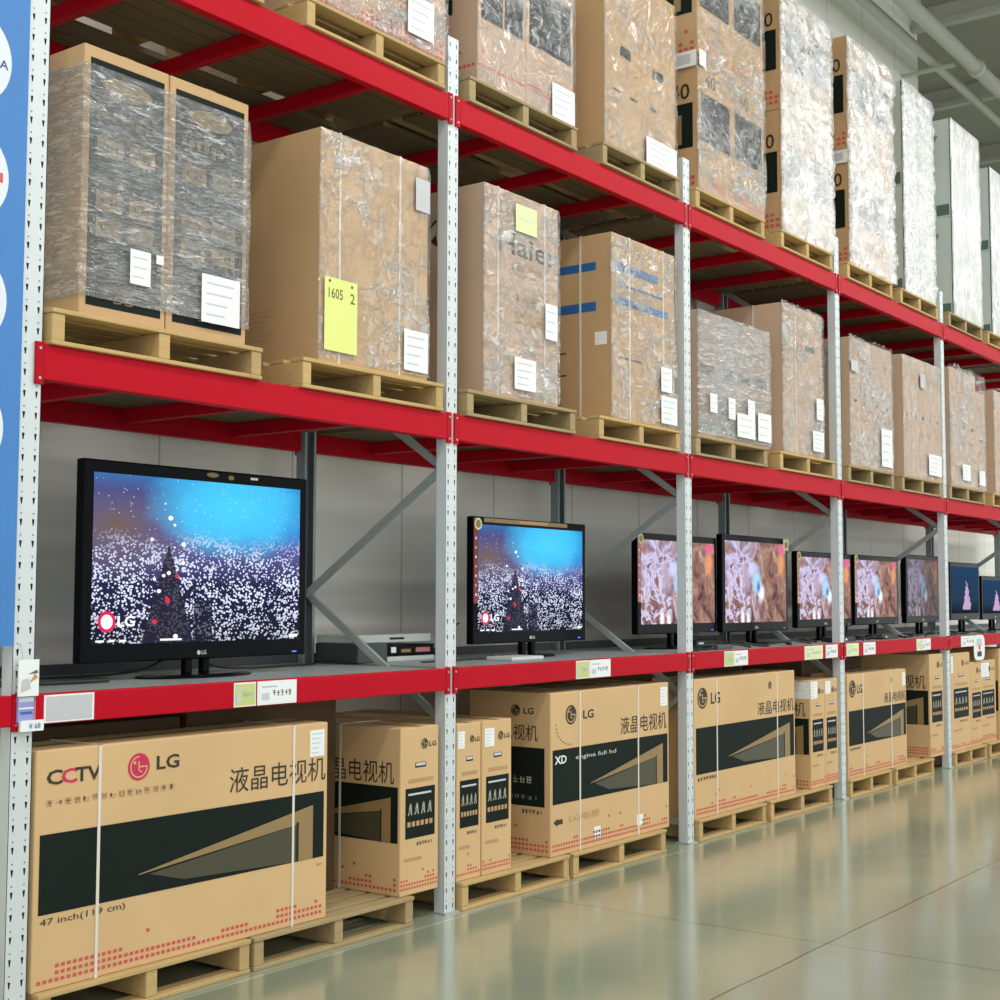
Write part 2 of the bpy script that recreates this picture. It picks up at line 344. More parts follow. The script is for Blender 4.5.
class Face:
    """a printed face: s runs left to right, t upwards, both as fractions of the face"""
    def __init__(s, o, sv, tv, n, mb=None): s.o = Vector(o); s.s = Vector(sv); s.t = Vector(tv); s.n = Vector(n); s.W = s.s.length; s.H = s.t.length; s.mb = mb or MB()
    def p(s, a, b, l): return s.o+s.s*a+s.t*b+s.n*(.0012+.0007*l)
    def poly(s, pts, m, l=0): s.mb.add([s.p(a, b, l) for a, b in pts], [tuple(range(len(pts)))], m)
    def rect(s, a0, a1, b0, b1, m, l=0): s.poly([(a0, b0), (a1, b0), (a1, b1), (a0, b1)], m, l)
    def disc(s, a, b, r, m, l=0, n=24, k=1.0): s.poly([(a+math.cos(2*math.pi*i/n)*r/s.W, b+math.sin(2*math.pi*i/n)*r*k/s.H) for i in range(n)], m, l)
    def text(s, st, a0, a1, b0, b1, m, l=1, bold=0.0, shear=0.0):
        v, f = text_mesh(st, bold); s.mb.add([s.p(a0+(a1-a0)*(x+shear*y), b0+(b1-b0)*y, l) for x, y in v], f, m)
    def logo(s, a, b, r, m, bg):
        s.disc(a, b, r, m, 0); n = 20
        for k in range(n):                                  # open ring inside the disc
            t0 = math.radians(90+k*270/n); t1 = math.radians(90+(k+1)*270/n)
            q = lambda t, rr: (a+math.cos(t)*rr*r/s.W, b+math.sin(t)*rr*r/s.H)
            s.poly([q(t0, .80), q(t1, .80), q(t1, .70), q(t0, .70)], bg, 1)
        s.poly([(a, b-.05*r/s.H), (a+.78*r/s.W, b-.05*r/s.H), (a+.78*r/s.W, b+.05*r/s.H), (a, b+.05*r/s.H)], bg, 1)
        s.rect(a-.06*r/s.W, a+.04*r/s.W, b-.4*r/s.H, b+.4*r/s.H, bg, 1); s.rect(a-.06*r/s.W, a+.26*r/s.W, b-.4*r/s.H, b-.30*r/s.H, bg, 1)
        s.disc(a-.38*r/s.W, b+.32*r/s.H, .12*r, bg, 1, 10)
    def glyphs(s, a0, a1, b0, b1, n, m, l=1, seed=1):
        R = random.Random(seed+n); w_ = (a1-a0)/n; h = b1-b0          # rows of small unreadable strokes
        for k in range(n):
            x = a0+w_*k
            s.rect(x, x+w_*.72, b0+h*R.uniform(.4, .55), b0+h*R.uniform(.56, .68), m, l)
            for q in range(2):
                xx = x+w_*R.uniform(0, .55); s.rect(xx, xx+w_*.16, b0+h*R.uniform(0, .25), b1-h*R.uniform(0, .2), m, l)
            if R.random() < .6: s.rect(x, x+w_*.7, b1-h*.14, b1, m, l)
            if R.random() < .5: s.rect(x+w_*.05, x+w_*.7, b0, b0+h*.13, m, l)
    def reddots(s, seed, m='inkred', a0=.015, a1=.985, b=.03, sz=.018, rows=2, extra=.4):
        R = random.Random(seed); n = max(3, int((a1-a0)*s.W/(sz*1.55))); da = (a1-a0)/n; h = sz*.8/s.H; step = sz*1.5/s.H
        run = 0
        for i in range(n):
            if run <= 0: run = R.randint(2, 6); hi = rows+(1 if R.random() < extra else 0)-(1 if R.random() < .4 else 0)
            run -= 1; k = hi
            if R.random() < .04: k += 1
            for j in range(k): s.rect(a0+da*i, a0+da*i+sz/s.W, b+j*step, b+j*step+h, m)
            if R.random() < .04: s.rect(a0+da*i, a0+da*i+sz/s.W, b+(k+2)*step, b+(k+2)*step+h, m)
    def label(s, a0, a1, b0, b1, m='paper', lines=4, l=2):
        s.rect(a0, a1, b0, b1, m, l); R = random.Random(int(a0*1000+b0*77))
        for k in range(lines):
            bb = b1-(b1-b0)*(k+.8)/(lines+.6); s.rect(a0+(a1-a0)*.12, a0+(a1-a0)*R.uniform(.5, .9), bb-(b1-b0)*.018, bb+(b1-b0)*.018, 'paper2', l+1)
def front(x0, x1, y, z0, z1, mb=None): return Face((x0, y, z0), (x1-x0, 0, 0), (0, 0, z1-z0), (0, -1, 0), mb)
def left(x, y0, y1, z0, z1, mb=None): return Face((x, y1, z0), (0, y0-y1, 0), (0, 0, z1-z0), (-1, 0, 0), mb)

def carton(name, label, x0, x1, y0, y1, z0, z1, mat='brown', group=None, cat='carton', tape=True, bevel=.006):
    r = empty(name, ((x0+x1)/2, (y0+y1)/2, z0), label, cat, group)
    r['dims'] = [x0, x1, y0, y1, z0, z1]
    MB().box(x0, x1, y0, y1, z0, z1, mat).build('carton_body', r, bevel=bevel)
    if tape:
        ym = (y0+y1)/2; xm = (x0+x1)/2; b = MB()
        if x1-x0 > y1-y0: b.box(x0+.002, x1-.002, ym-.03, ym+.03, z1-.0005, z1+.0008, 'tape')
        else: b.box(xm-.03, xm+.03, y0+.002, y1-.002, z1-.0005, z1+.0008, 'tape')
        b.build('packing_tape', r)
    return r
def strap(r, at, wd=.014, side=False, m='strap'):
    x0, x1, y0, y1, z0, z1 = r['dims']; e = .0035; b = MB()
    if not side:
        for q in ((at, at+wd, y0-e, y0-.0005, z0, z1+e), (at, at+wd, y0-e, y1+e, z1+.0005, z1+e), (at, at+wd, y1+.0005, y1+e, z0, z1+e)): b.box(*q, m)
    else:
        for q in ((x0-e, x0-.0005, at, at+wd, z0, z1+e), (x0-e, x1+e, at, at+wd, z1+.0005, z1+e), (x1+.0005, x1+e, at, at+wd, z0, z1+e)): b.box(*q, m)
    return b.build('strap', r)
def wrap(x0, x1, y0, y1, z0, z1, m, parent=None, label=None, amp=.008, seed=0, crown=.0, res=.035, group=None, ends=False):
    """film around the load: front and both ends, crumpled, with a crumpled crown"""
    e = min(.9, y1-y0) if ends else .004
    path = [(x0, y0+e), (x0, y0), (x1, y0), (x1, y0+e)]
    P = []
    for (ax, ay), (bx, by) in zip(path, path[1:]):
        n = max(2, int(math.hypot(bx-ax, by-ay)/res)); nx, ny = (by-ay), -(bx-ax); L = math.hypot(nx, ny)
        nx, ny = nx/L, ny/L
        for i in range(n): P.append((ax+(bx-ax)*i/n, ay+(by-ay)*i/n, nx, ny))
    P.append((path[-1][0], path[-1][1], nx, ny))
    # outward normals: left side -X, front -Y, right +X
    Q = []
    for px, py, nx, ny in P:
        d = Vector((0, 0, 0))
        if abs(px-x0) < 1e-6: d.x -= 1
        if abs(px-x1) < 1e-6: d.x += 1
        if abs(py-y0) < 1e-6: d.y -= 1
        Q.append((px, py, d))
    nz = max(3, int((z1-z0)/res)); V = []; Fs = []
    for j in range(nz+1):
        for px, py, d in Q:
            zz = z0+(z1-z0)*j/nz
            h = noise.noise(Vector((px*5+seed, py*5, zz*9)))*.6+noise.noise(Vector((px*16, py*16+seed, zz*26)))*.4
            off = .0055+amp*(.5+h*.9); off = max(.004, off)
            if j == nz: zz += crown*(.3+abs(noise.noise(Vector((px*9+seed, py*9, 3))))*2); off = .004
            if j == nz-1 and crown: zz += crown*.4
            V.append((px+d.x*off, py+d.y*off, zz))
    c = len(Q)
    for j in range(nz):
        for i in range(c-1): Fs.append((j*c+i, j*c+i+1, (j+1)*c+i+1, (j+1)*c+i))
    b = MB(); 
    if parent is None:
        k = len(V); ox, oy = (x0+x1)/2, (y0+y1)/2
    b.add(V, Fs, m); o = b.build('stretch_wrap', parent, smooth=True)
    if parent is None: tag(o, label, 'plastic wrap', group)
    return o

# ------------------------------------------------------------------ setting
L = 2.7
def struct(mb, name, **k): return tag(mb.build(name, **k), kind='structure')
struct(MB().box(-9, 46, -16, 4.2, -.12, 0, 'floor'), 'floor')
struct(MB().box(-9, 14.2, 1.40, 1.60, 0, 9.3, 'wall'), 'wall_back')
struct(MB().box(14.0, 14.2, 1.602, 3.2, 3.2, 9.3, 'wall'), 'wall_return')
struct(MB().box(14.202, 46, 1.40, 1.60, 0, 3.2, 'wall'), 'wall_back_low')
struct(MB().box(14.21, 46, 3.0, 3.2, 3.2, 9.3, 'walldark'), 'wall_recess')
struct(MB().box(-9, 46, -16, 3.2, 9.3, 9.4, 'ceil'), 'ceiling')
# ceiling joists and services
for k in range(14):
    x = 2+3.0*k
    o = MB(); o.box(x-.06, x+.06, -16, 2.9 if x > 14.3 else 1.38, 9.02, 9.10, 'duct'); o.box(x-.02, x+.02, -16, 2.9 if x > 14.3 else 1.38, 9.10, 9.3, 'duct')
    tag(o.build('ceiling_joist'), 'painted grey steel ceiling joist running across the aisle ceiling', 'joist', 'ceiling joists across the aisle')
for k in range(6):
    y = -.9-2.4*k
    tag(MB().box(-9, 46, y-.05, y+.05, 8.93, 9.018, 'duct').build('ceiling_purlin'), 'painted grey ceiling purlin running along the aisle above the duct', 'purlin', 'ceiling purlins along the aisle')
b = MB()
for x0, x1, r in ((-4, 14.0, .09), (14.0, 14.1, .11), (14.1, 30, .09)): b.cyl((x0, .6, 8.39), r, x1-x0, 'duct', 24, 'X')
duct = empty('air_duct', (13, .6, 8.39), 'thick round grey air duct running under the ceiling above the rack', 'duct')
b.build('duct_pipe', duct, smooth=True)
for x in (6, 12, 15.3, 18, 24): MB().box(x-.02, x+.02, .58, .62, 8.48, 9.3, 'duct').build('hanger_rod', duct)
pipe = empty('ceiling_pipe', (12, 1.0, 8.42), 'thin grey pipe running beside the thick air duct', 'pipe')
MB().cyl((-4, 1.0, 8.42), .06, 34, 'duct', 16, 'X').build('pipe_run', pipe, smooth=True)
for x in (8, 13.6): MB().box(x-.025, x+.025, .72, 1.39, 8.30, 8.34, 'duct').build('pipe_bracket', pipe)
for i, (lx, ly) in enumerate(LAMPS):
    r = empty('high_bay_lamp', (lx, ly, 8.6), 'long fluorescent high bay lamp over the aisle', 'ceiling lamp', 'high bay lamps over the aisle')
    MB().box(lx-2.35, lx+2.35, ly-.5, ly+.5, 8.58, 8.68, 'silver').build('lamp_housing', r)
    for s in (-1.8, 1.8): MB().cyl((lx+s, ly, 8.68), .012, .62, 'silver', 8).build('hanger_rod', r)

# ------------------------------------------------------------------ rack
BAY = ['nearest bay', 'second bay', 'third bay', 'fourth bay', 'fifth bay', 'sixth bay', 'seventh bay']
UPR = ['nearest, beside the blue banner', 'second from the camera', 'third from the camera', 'fourth from the camera', 'fifth from the camera', 'sixth from the camera', 'seventh from the camera']
D0, D1 = 0.0, 1.15
def post_mesh(mb, yf, sgn, m, h=4.87, holes=True):
    """channel upright; yf front plane, sgn +1: opens towards +Y"""
    w2 = .05; dp = .068*sgn; th = .003
    def q(a, b2, c, d): mb.add([a, b2, c, d], [(0, 1, 2, 3)], m)
    if holes:
        pit = .0855; cols = (-.028, .028); xs = [-w2, -.028-.009, -.028+.009, .028-.009, .028+.009, w2]
        for a, c in ((0, 1), (2, 3), (4, 5)): q((xs[a], yf, 0), (xs[c], yf, 0), (xs[c], yf, h), (xs[a], yf, h))
        n = int(h/pit)
        for cx in cols:
            for k in range(n+1):
                z0 = k*pit; z1 = min(h, z0+pit)
                if z1-z0 < .05: q((cx-.009, yf, z0), (cx+.009, yf, z0), (cx+.009, yf, z1), (cx-.009, yf, z1)); continue
                A = [(cx-.009, yf, z0), (cx+.009, yf, z0), (cx+.009, yf, z1), (cx-.009, yf, z1)]
                H = [(cx-.0025, yf, z0+.022), (cx+.0025, yf, z0+.022), (cx+.0062, yf, z0+.048), (cx-.0062, yf, z0+.048)]
                b0 = len(mb.v); mi = mb.mat(m); mb.v += A+H
                for i in range(4): mb.f.append((b0+i, b0+(i+1) % 4, b0+4+(i+1) % 4, b0+4+i)); mb.mi.append(mi)
                zc = z0+.070; mb.add([(cx-.003, yf-.0006, zc-.003), (cx+.003, yf-.0006, zc-.003), (cx+.003, yf-.0006, zc+.003), (cx-.003, yf-.0006, zc+.003)], [(0, 1, 2, 3)], 'slot')
        mb.box(-w2+.004, w2-.004, min(yf+.02*sgn, yf+.024*sgn), max(yf+.02*sgn, yf+.024*sgn), 0, h, 'slot')
    else: mb.box(-w2, w2, min(yf, yf+th*sgn), max(yf, yf+th*sgn), 0, h, m)
    for s in (-1, 1):
        xa, xb = sorted((s*w2, s*(w2-th))); mb.box(xa, xb, min(yf, yf+dp), max(yf, yf+dp), 0, h, m)
        xa, xb = sorted((s*w2, s*(w2-.02))); mb.box(xa, xb, min(yf+dp, yf+dp-th*sgn), max(yf+dp, yf+dp-th*sgn), 0, h, m)
fr = empty('rack_upright_frame', (0, 0, 0), 'x', 'rack frame', 'perforated steel upright frames of the pallet rack')
mb = MB(); post_mesh(mb, D0, 1, 'post'); mb.build('front_post', fr)
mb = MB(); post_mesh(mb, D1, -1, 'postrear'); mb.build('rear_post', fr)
zf = [1.02, 2.42, 3.82]; zr = [.32, 1.72, 3.12, 4.52]
ya, yb = .055, 1.095
seq = [(ya, 1.02-1.4+.55, yb, .32)]
pr = []
for i in range(3):
    pr += [(yb, zr[i], ya, zf[i]), (ya, zf[i], yb, zr[i+1])]
for i, (p0, q0, p1, q1) in enumerate(pr):
    MB().bar((.012*(1 if i % 2 else -1), p0, q0), (.012*(1 if i % 2 else -1), p1, q1), .045, .022, (1, 0, 0), 'brace').build('diagonal_brace', fr, bevel=.003)
for z in (.14, 4.7): MB().bar((0, ya, z), (0, yb, z), .045, .022, (1, 0, 0), 'brace').build('horizontal_brace', fr, bevel=.003)
for y in (.034, D1-.034): MB().box(-.062, .062, y-.055, y+.055, 0, .008, 'brace').build('foot_plate', fr)
for k in range(-1, 7):
    c = fr if k == -1 else copy_tree(fr); c.location.x = k*L
    c['label'] = 'pale perforated steel rack upright frame, '+UPR[k] if k >= 0 else 'perforated steel rack upright frame behind the blue banner'

LEV = [(1.20, 1.32, 'television shelf'), (2.578, 2.724, 'middle shelf'), (4.382, 4.532, 'top shelf')]
def beam(x0, x1, y0, y1, z0, z1, label, group, frontside):
    r = empty('shelf_beam', (x0, (y0+y1)/2, z0), label, 'rack beam', group)
    b = MB(); b.box(x0+.042, x1-.042, y0, y1, z0+.0, z1, 'red'); b.build('beam_bar', r, bevel=.005)
    yo = y0+.004 if frontside else y1-.012
    for s, xx in ((1, x0), (-1, x1)):
        c = MB(); xa, xb = sorted((xx+s*.004, xx+s*.0415))
        c.box(xa, xb, D0-.012 if frontside else D1+.001, D0-.001 if frontside else D1+.012, z0-.02, z1+.006, 'redcap')
        for zz in (z1-.02, z0+.005): c.cyl(((xa+xb)/2, D0-.015 if frontside else D1+.0118, zz), .006, .003, 'bolt', 10, 'Y')
        c.build('end_connector', r)
    return r
for k in range(0, 6):
    x0, x1 = k*L+.010, (k+1)*L-.010
    for li, (z0, z1, nm) in enumerate(LEV):
        g = 'red front beams of the rack'
        beam(x0, x1, -.012, .04, z0, z1, f'red front beam of the {nm}, {BAY[k]}', g, True)
        beam(x0, x1, D1-.04, D1+.012, z0, z1, f'red rear beam of the {nm}, {BAY[k]}', 'red rear beams of the rack', False)
        if li:
            for j in range(3):
                x = k*L+L*(.22+.28*j)
                o = MB().box(x-.025, x+.025, .041, D1-.041, z0+.035, z1-.036, 'red').build('support_bar', bevel=.004)
                tag(o, f'{["left", "middle", "right"][j]} red cross bar under the {nm} boards of the {BAY[k]}', 'cross bar', 'red cross bars under the shelf boards')
            b = MB()  # boards added to darken the underside of the upper shelves
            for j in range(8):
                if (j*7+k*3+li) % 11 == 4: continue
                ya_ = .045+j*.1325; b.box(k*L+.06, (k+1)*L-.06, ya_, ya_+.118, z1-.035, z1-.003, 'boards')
            tag(b.build('shade_shelf_boards', bevel=.003), f'shade-dark boards added across the {nm} in the {BAY[k]}', 'shelf boards', 'dark shelf boards under the pallets')
    b = MB()
    n = 10
    for j in range(n):
        xa = k*L+.075+(L-.15)*j/n; b.box(xa+.002, xa+(L-.15)/n-.002, .041, D1-.062, 1.290, 1.3195, 'deck')
    b.box(k*L+.075, k*L+L-.075, D1-.06, D1-.042, 1.29, 1.372, 'dgrey')
    tag(b.build('shelf_deck', bevel=.002), f'galvanised steel shelf deck under the televisions in the {BAY[k]}', 'shelf deck', 'steel shelf decks')
x0, x1 = -L+.01, -.01
beam(x0, x1, -.012, .04, *LEV[0][:2], 'red front beam of the television shelf, left of the nearest upright', 'red front beams of the rack', True)
beam(x0, x1, D1-.04, D1+.012, *LEV[0][:2], 'red rear beam of the television shelf, left of the nearest upright', 'red rear beams of the rack', False)

# ------------------------------------------------------------------ pallets
def make_pallet(m, wd=1.13, dp=1.08):
    r = empty('wooden_pallet', (0, 0, 0), 'x', 'pallet')
    R = random.Random(5); b = MB(); n = 8; step = (dp-.1)/(n-1)
    for i in range(n):
        y = i*step; j = R.uniform(-.004, .004); b.box(-wd/2+j, wd/2+j, y, y+.09+R.uniform(0, .012), .130, .150, m)
    b.build('top_boards', r, bevel=.003, seg=1)
    for x in (-wd/2+.004, -.03, wd/2-.064): MB().box(x, x+.06, .006, dp-.006, .019, .1295, m).build('stringer', r, bevel=.004)
    b = MB()
    for y in (0.002, dp/2-.05, dp-.1): b.box(-wd/2, wd/2, y, y+.1, .0, .0185, m)
    b.build('bottom_boards', r, bevel=.003, seg=1)
    return r
PROT = {k: make_pallet(k) for k in ('wood', 'woodgrey')}
used = {k: False for k in PROT}
def pallet(x0, x1, z, label, group, m='wood', y=-.06):
    p = copy_tree(PROT[m]) if used[m] else PROT[m]; used[m] = True
    sh = -.035*((x0+x1)/2+3.32)/4.79; x0 += sh; x1 += sh
    for q in range(0, 6):                         # keep clear of the uprights
        if x0 < q*L+.07 and x1 > q*L+.3: x0 = max(x0, q*L+.07) if x0 > q*L-.5 else x0
    p.location = ((x0+x1)/2, -.035, z); p.scale = ((x1-x0)/1.13, 1, 1); p.rotation_euler.z = random.uniform(-.003, .003)
    tag(p, label, 'pallet', group); return p
G2, G3, G0 = 'pallets on the middle shelf', 'pallets on the top shelf', 'pallets on the floor under the rack'
Z2, Z3 = 2.725, 4.533
for x0, x1, lb, m in [
    (.06, 1.26, 'wooden pallet under the two tall dark-fronted cartons in film', 'wood'),
    (1.54, 2.63, 'wooden pallet under the big plain brown carton with the yellow note', 'wood'),
    (2.85, 3.96, 'wooden pallet under the tall strapped carton with big lettering, middle shelf', 'woodgrey'),
    (4.24, 5.30, 'wooden pallet under the carton with two blue stripes', 'wood'),
    (5.52, 6.70, 'wooden pallet under the silvery streaked film load in the third bay', 'woodgrey'),
    (6.93, 8.02, 'wooden pallet under the tall strapped brown carton in the third bay', 'wood'),
    (8.32, 9.40, 'wooden pallet on the middle shelf, left one in the fourth bay', 'woodgrey'),
    (9.62, 10.72, 'wooden pallet on the middle shelf, right one in the fourth bay', 'woodgrey'),
    (10.98, 12.12, 'wooden pallet on the middle shelf, left one in the fifth bay', 'woodgrey'),
    (12.4, 13.4, 'wooden pallet on the middle shelf, right one in the fifth bay', 'wood')]: pallet(x0, x1, Z2, lb, G2, m)
for x0, x1, lb, m in [
    (.10, 1.24, 'wooden pallet on the top shelf at the upper left corner of the photo', 'wood'),
    (1.54, 2.63, 'wooden pallet on the top shelf under the carton with red dots', 'wood'),
    (2.86, 3.98, 'wooden pallet on the top shelf under the pair of cartons with grey panels', 'woodgrey'),
    (4.29, 5.32, 'wooden pallet on the top shelf under the two tall plain cartons', 'woodgrey'),
    (5.56, 6.69, 'wooden pallet on the top shelf, left one in the third bay', 'wood'),
    (7.0, 8.03, 'wooden pallet on the top shelf, right one in the third bay', 'wood'),
    (8.36, 9.45, 'wooden pallet on the top shelf, left one in the fourth bay', 'wood'),
    (9.66, 10.72, 'wooden pallet on the top shelf, right one in the fourth bay', 'wood'),
    (11.05, 12.15, 'wooden pallet on the top shelf, left one in the fifth bay', 'woodgrey'),
    (12.35, 13.40, 'wooden pallet on the top shelf, right one in the fifth bay', 'wood')]: pallet(x0, x1, Z3, lb, G3, m)
for x0, x1, lb, m in [
    (.11, 1.24, 'floor pallet under the biggest television carton, nearest the camera', 'wood'),
    (1.27, 2.40, 'floor pallet partly empty between the biggest carton and the end-on carton', 'woodgrey'),
    (2.78, 3.88, 'floor pallet just right of the second upright', 'wood'),
    (3.93, 5.06, 'floor pallet just left of the third upright', 'wood'),
    (5.49, 6.60, 'floor pallet just right of the third upright', 'wood'),
    (6.69, 7.86, 'floor pallet just left of the fourth upright', 'wood'),
    (8.16, 9.22, 'floor pallet just right of the fourth upright', 'wood'),
    (9.32, 10.34, 'floor pallet just left of the fifth upright', 'wood'),
    (10.86, 11.98, 'floor pallet just right of the fifth upright', 'wood'),
    (12.10, 13.2, 'floor pallet farthest from the camera', 'wood'),
    (-1.3, -.15, 'floor pallet left of the nearest upright', 'wood')]: pallet(x0, x1, 0.0, lb, G0, m, y=-.05)
# ------------------------------------------------------------------ floor cartons
ZF = .1505
TV_CN = '液晶电视机'
def tv_front(f, style, seed):
    big = style == 'big'
    c = 'brown'
    f.rect(.015, .985, .315, .648, 'panel')
    f.poly([(.31, .408), (.94, .585), (.94, .316), (.88, .316), (.88, .50), (.31, .404)], 'gold', 1)
    f.poly([(.345, .400), (.873, .496), (.873, .316), (.46, .345)], 'olive', 1)
    f.rect(.873, .882, .316, .512, 'holes', 2)
    f.reddots(seed)
    if big:
        f.text('C', .03, .075, .852, .915, 'ink', bold=.02); f.text('C', .072, .117, .852, .915, 'logored', bold=.02)
        f.text('TV', .112, .188, .852, .915, 'ink', bold=.02)
        f.logo(.305, .885, .058, 'logored', M['brown']); f.text('LG', .362, .437, .862, .925, 'ink', bold=.02)
        f.glyphs(.03, .43, .765, .79, 15, 'inkfaint')
        f.text(TV_CN, .615, .99, .705, .825, 'ink'); f.text('47 inch(119 cm)', .02, .27, .262, .298, 'ink')
        f.rect(.955, .98, .272, .285, 'inkfaint')
    elif style == 'xd':
        f.logo(.155, .855, .06, 'ink', M['brown']); f.text('LG', .25, .335, .82, .875, 'ink', bold=.02)
        f.text(TV_CN, .56, .975, .685, .80, 'ink'); f.text('XD', .03, .12, .56, .61, 'paper', 1, .02); f.text('engine full hd', .19, .52, .565, .60, 'paper2', 1)
        for k in range(9):
            a = math.radians(180+k*11); f.disc(.16+math.cos(a)*.12, .80+math.sin(a)*.13, .006, 'ink', 0, 6)
        f.text('LG电视', .14, .38, .19, .235, 'inkfaint'); f.poly([(.02, .205), (.05, .23), (.05, .18)], 'ink'); f.rect(.05, .09, .19, .22, 'ink')
    elif style == 'plain':
        f.logo(.075, .86, .075, 'ink', M['brown']); f.text('LG', .15, .235, .81, .895, 'ink', bold=.02)
        f.text(TV_CN, .60, .985, .675, .78, 'ink'); f.glyphs(.03, .20, .265, .292, 7, 'ink'); f.logo(.73, .90, .03, 'ink', M['brown'])
def tv_end(f0, seed, r, handle=True):
    new = lambda: Face(f0.o, f0.s, f0.t, f0.n)
    f = new(); f.logo(.62, .895, min(.034, f.W*.09), 'ink', M['brown']); f.text('LG', .74, .93, .875, .905, 'ink', bold=.02); f.mb.build('brand_print', r)
    if handle:
        f = new(); f.rect(.38, .66, .755, .785, 'holes'); f.rect(.40, .64, .765, .782, 'paper2', 1); f.mb.build('hand_hole', r)
    f = new(); f.rect(.13, .90, .335, .635, 'panel'); f.rect(.2, .8, .592, .604, 'paper2', 1)
    for k in range(4):
        a, q = .19+.17*k, .11; f.poly([(a, .475), (a+.03, .475), (a+q*.75, .545), (a+q*.5, .545)], 'inkpale', 1); f.poly([(a+q*.55, .545), (a+q*.8, .545), (a+q, .475), (a+q*.75, .475)], 'inkpale', 1); f.rect(a+.02, a+q*.8, .49, .503, 'inkpale', 1)
    for k in range(6): f.rect(.18+.115*k, .26+.115*k, .405, .435, 'inkfaint', 1)
    f.rect(.2, .86, .665, .69, 'inkfaint'); f.mb.build('panel_print', r)
    f = new(); f.glyphs(.42, .86, .288, .308, 6, 'ink'); f.rect(.10, .55, .20, .22, 'inkfaint')
    f.reddots(seed, sz=.014, b=.035, rows=2, extra=.6); f.mb.build('footer_print', r)
def white_label(f, a0, a1, b0, b1, parent, lines=5, m='paper', name='label_sticker'):
    g = Face(f.o, f.s, f.t, f.n); g.label(a0, a1, b0, b1, m, lines, 0 if m != 'x' else 0)
    return g.mb.build(name, parent)
def long_carton(label, x0, x1, y0, y1, z1, style, seed, side=False, straps=(.18, .855), z0=ZF):
    r = carton('television_carton', label, x0, x1, y0, y1, z0, z1, 'brown', 'television cartons on the floor pallets')
    f = front(x0, x1, y0, z0, z1); tv_front(f, style, seed); f.mb.build('front_print', r)
    if side:
        g = left(x0, y0, y1, z0, z1); g.rect(.1, .93, .30, .66, 'panel'); g.text(TV_CN, .1, .85, .70, .80, 'ink'); g.logo(.58, .885, .035, 'ink', M['brown']); g.text('LG', .68, .80, .865, .905, 'ink', bold=.02)
        g.glyphs(.55, .80, .44, .48, 3, 'inkpale'); g.glyphs(.42, .88, .34, .365, 6, 'dimink'); g.glyphs(.66, .92, .255, .28, 6, 'ink'); g.reddots(seed+3)
        g.mb.build('end_print', r)
    for s in straps: strap(r, x0+(x1-x0)*s)
    return r, f
r, f = long_carton('biggest tan television carton, nearest the camera, with pink and black lettering', .07, 1.735, .0, .33, 1.095, 'big', 3)
white_label(f, .925, .985, .83, .965, r)
r, f = long_carton('tan television carton with a round black seal of dots, just left of the third upright', 3.67, 5.10, .0, .62, 1.13, 'xd', 8, True, (.22, .71))
white_label(f, .92, .985, .84, .97, r); white_label(f, .335, .39, .055, .125, r, 1); white_label(f, .70, .755, .065, .135, r, 1)
r, f = long_carton('tan television carton with a large black round logo, just right of the third upright', 5.458, 7.13, .0, .34, 1.13, 'plain', 11, False, (.2, .80), z0=ZF)
r, f = long_carton('tan television carton with a large black panel, just right of the fourth upright', 8.20, 9.60, .0, .34, 1.045, 'plain', 15, False, (.24, .72))
white_label(f, .925, .985, .83, .965, r)
def end_carton(label, x0, x1, y0, z1, seed, side=True, lab=None, dp=1.08, handle=True, z0=ZF, mat='brown'):
    r = carton('television_carton', label, x0, x1, y0, y0+dp, z0, z1, mat, 'television cartons on the floor pallets')
    f = front(x0, x1, y0, z0, z1); tv_end(f, seed, r, handle)
    if side:
        g = left(x0, y0, y0+dp, z0, z1); tv_front(g, 'side', seed+1); g.text(TV_CN, .45, .96, .665, .80, 'ink'); g.mb.build('side_print', r)
    if lab: white_label(f, *lab, r)
    return r, f
r, f = end_carton('tan television carton standing end-on just left of the second upright', 2.285, 2.60, .0, 1.02, 21)
strap(r, .42, side=True)
end_carton('tan television carton standing end-on just right of the second upright', 2.765, 2.985, .005, 1.01, 23, lab=(.05, .32, .84, .95))
end_carton('tan end-on television carton, second to the right of the second upright', 2.99, 3.27, .0, 1.01, 25, lab=(.08, .40, .83, .95))
r, f = end_carton('tan end-on carton with a white label wrapped round its corner, near the fourth upright', 7.43, 7.71, .0, 1.03, 27, lab=(.02, .5, .83, .99))
white_label(left(7.43, 0, 1.08, ZF, 1.03), .78, .995, .83, .99, r, 1)
end_carton('tan television carton standing end-on, half hidden by the fourth upright', 7.715, 7.985, .0, 1.03, 29, False, lab=(.05, .45, .86, .98))
end_carton('tall tan carton standing end-on, half hidden by the fifth upright', 10.24, 10.63, .0, 1.155, 31)
end_carton('tan carton with two hand holes just right of the fifth upright', 10.86, 11.46, .0, 1.145, 33, lab=(.0, .12, .8, .97))
end_carton('narrow tan carton, second to the right of the fifth upright', 11.47, 11.84, .0, 1.035, 35)
end_carton('tan carton with a white label near its top, third right of the fifth upright', 11.86, 12.42, .03, 1.035, 37, lab=(.1, .6, .8, .97))
end_carton('tallest tan carton at the right edge of the photo, on the farthest floor pallet', 12.46, 13.1, .0, 1.15, 39)
for i, (xa, xb, zt, lb) in enumerate([(.12, 1.16, 1.14, 'added shade-dark carton behind the biggest television carton'), (1.2, 2.24, 1.16, 'added shade-dark carton behind the second floor pallet'),
      (5.55, 6.9, 1.15, 'added shade-dark carton behind the television carton right of the third upright'), (8.2, 9.55, 1.15, 'added shade-dark carton behind the television carton right of the fourth upright')]):
    carton('shade_carton', lb, xa, xb, .42, 1.0, ZF, zt, 'shadebrown', 'added shade-dark cartons behind the front row')  # unseen cartons, added to fill the dark behind the front row
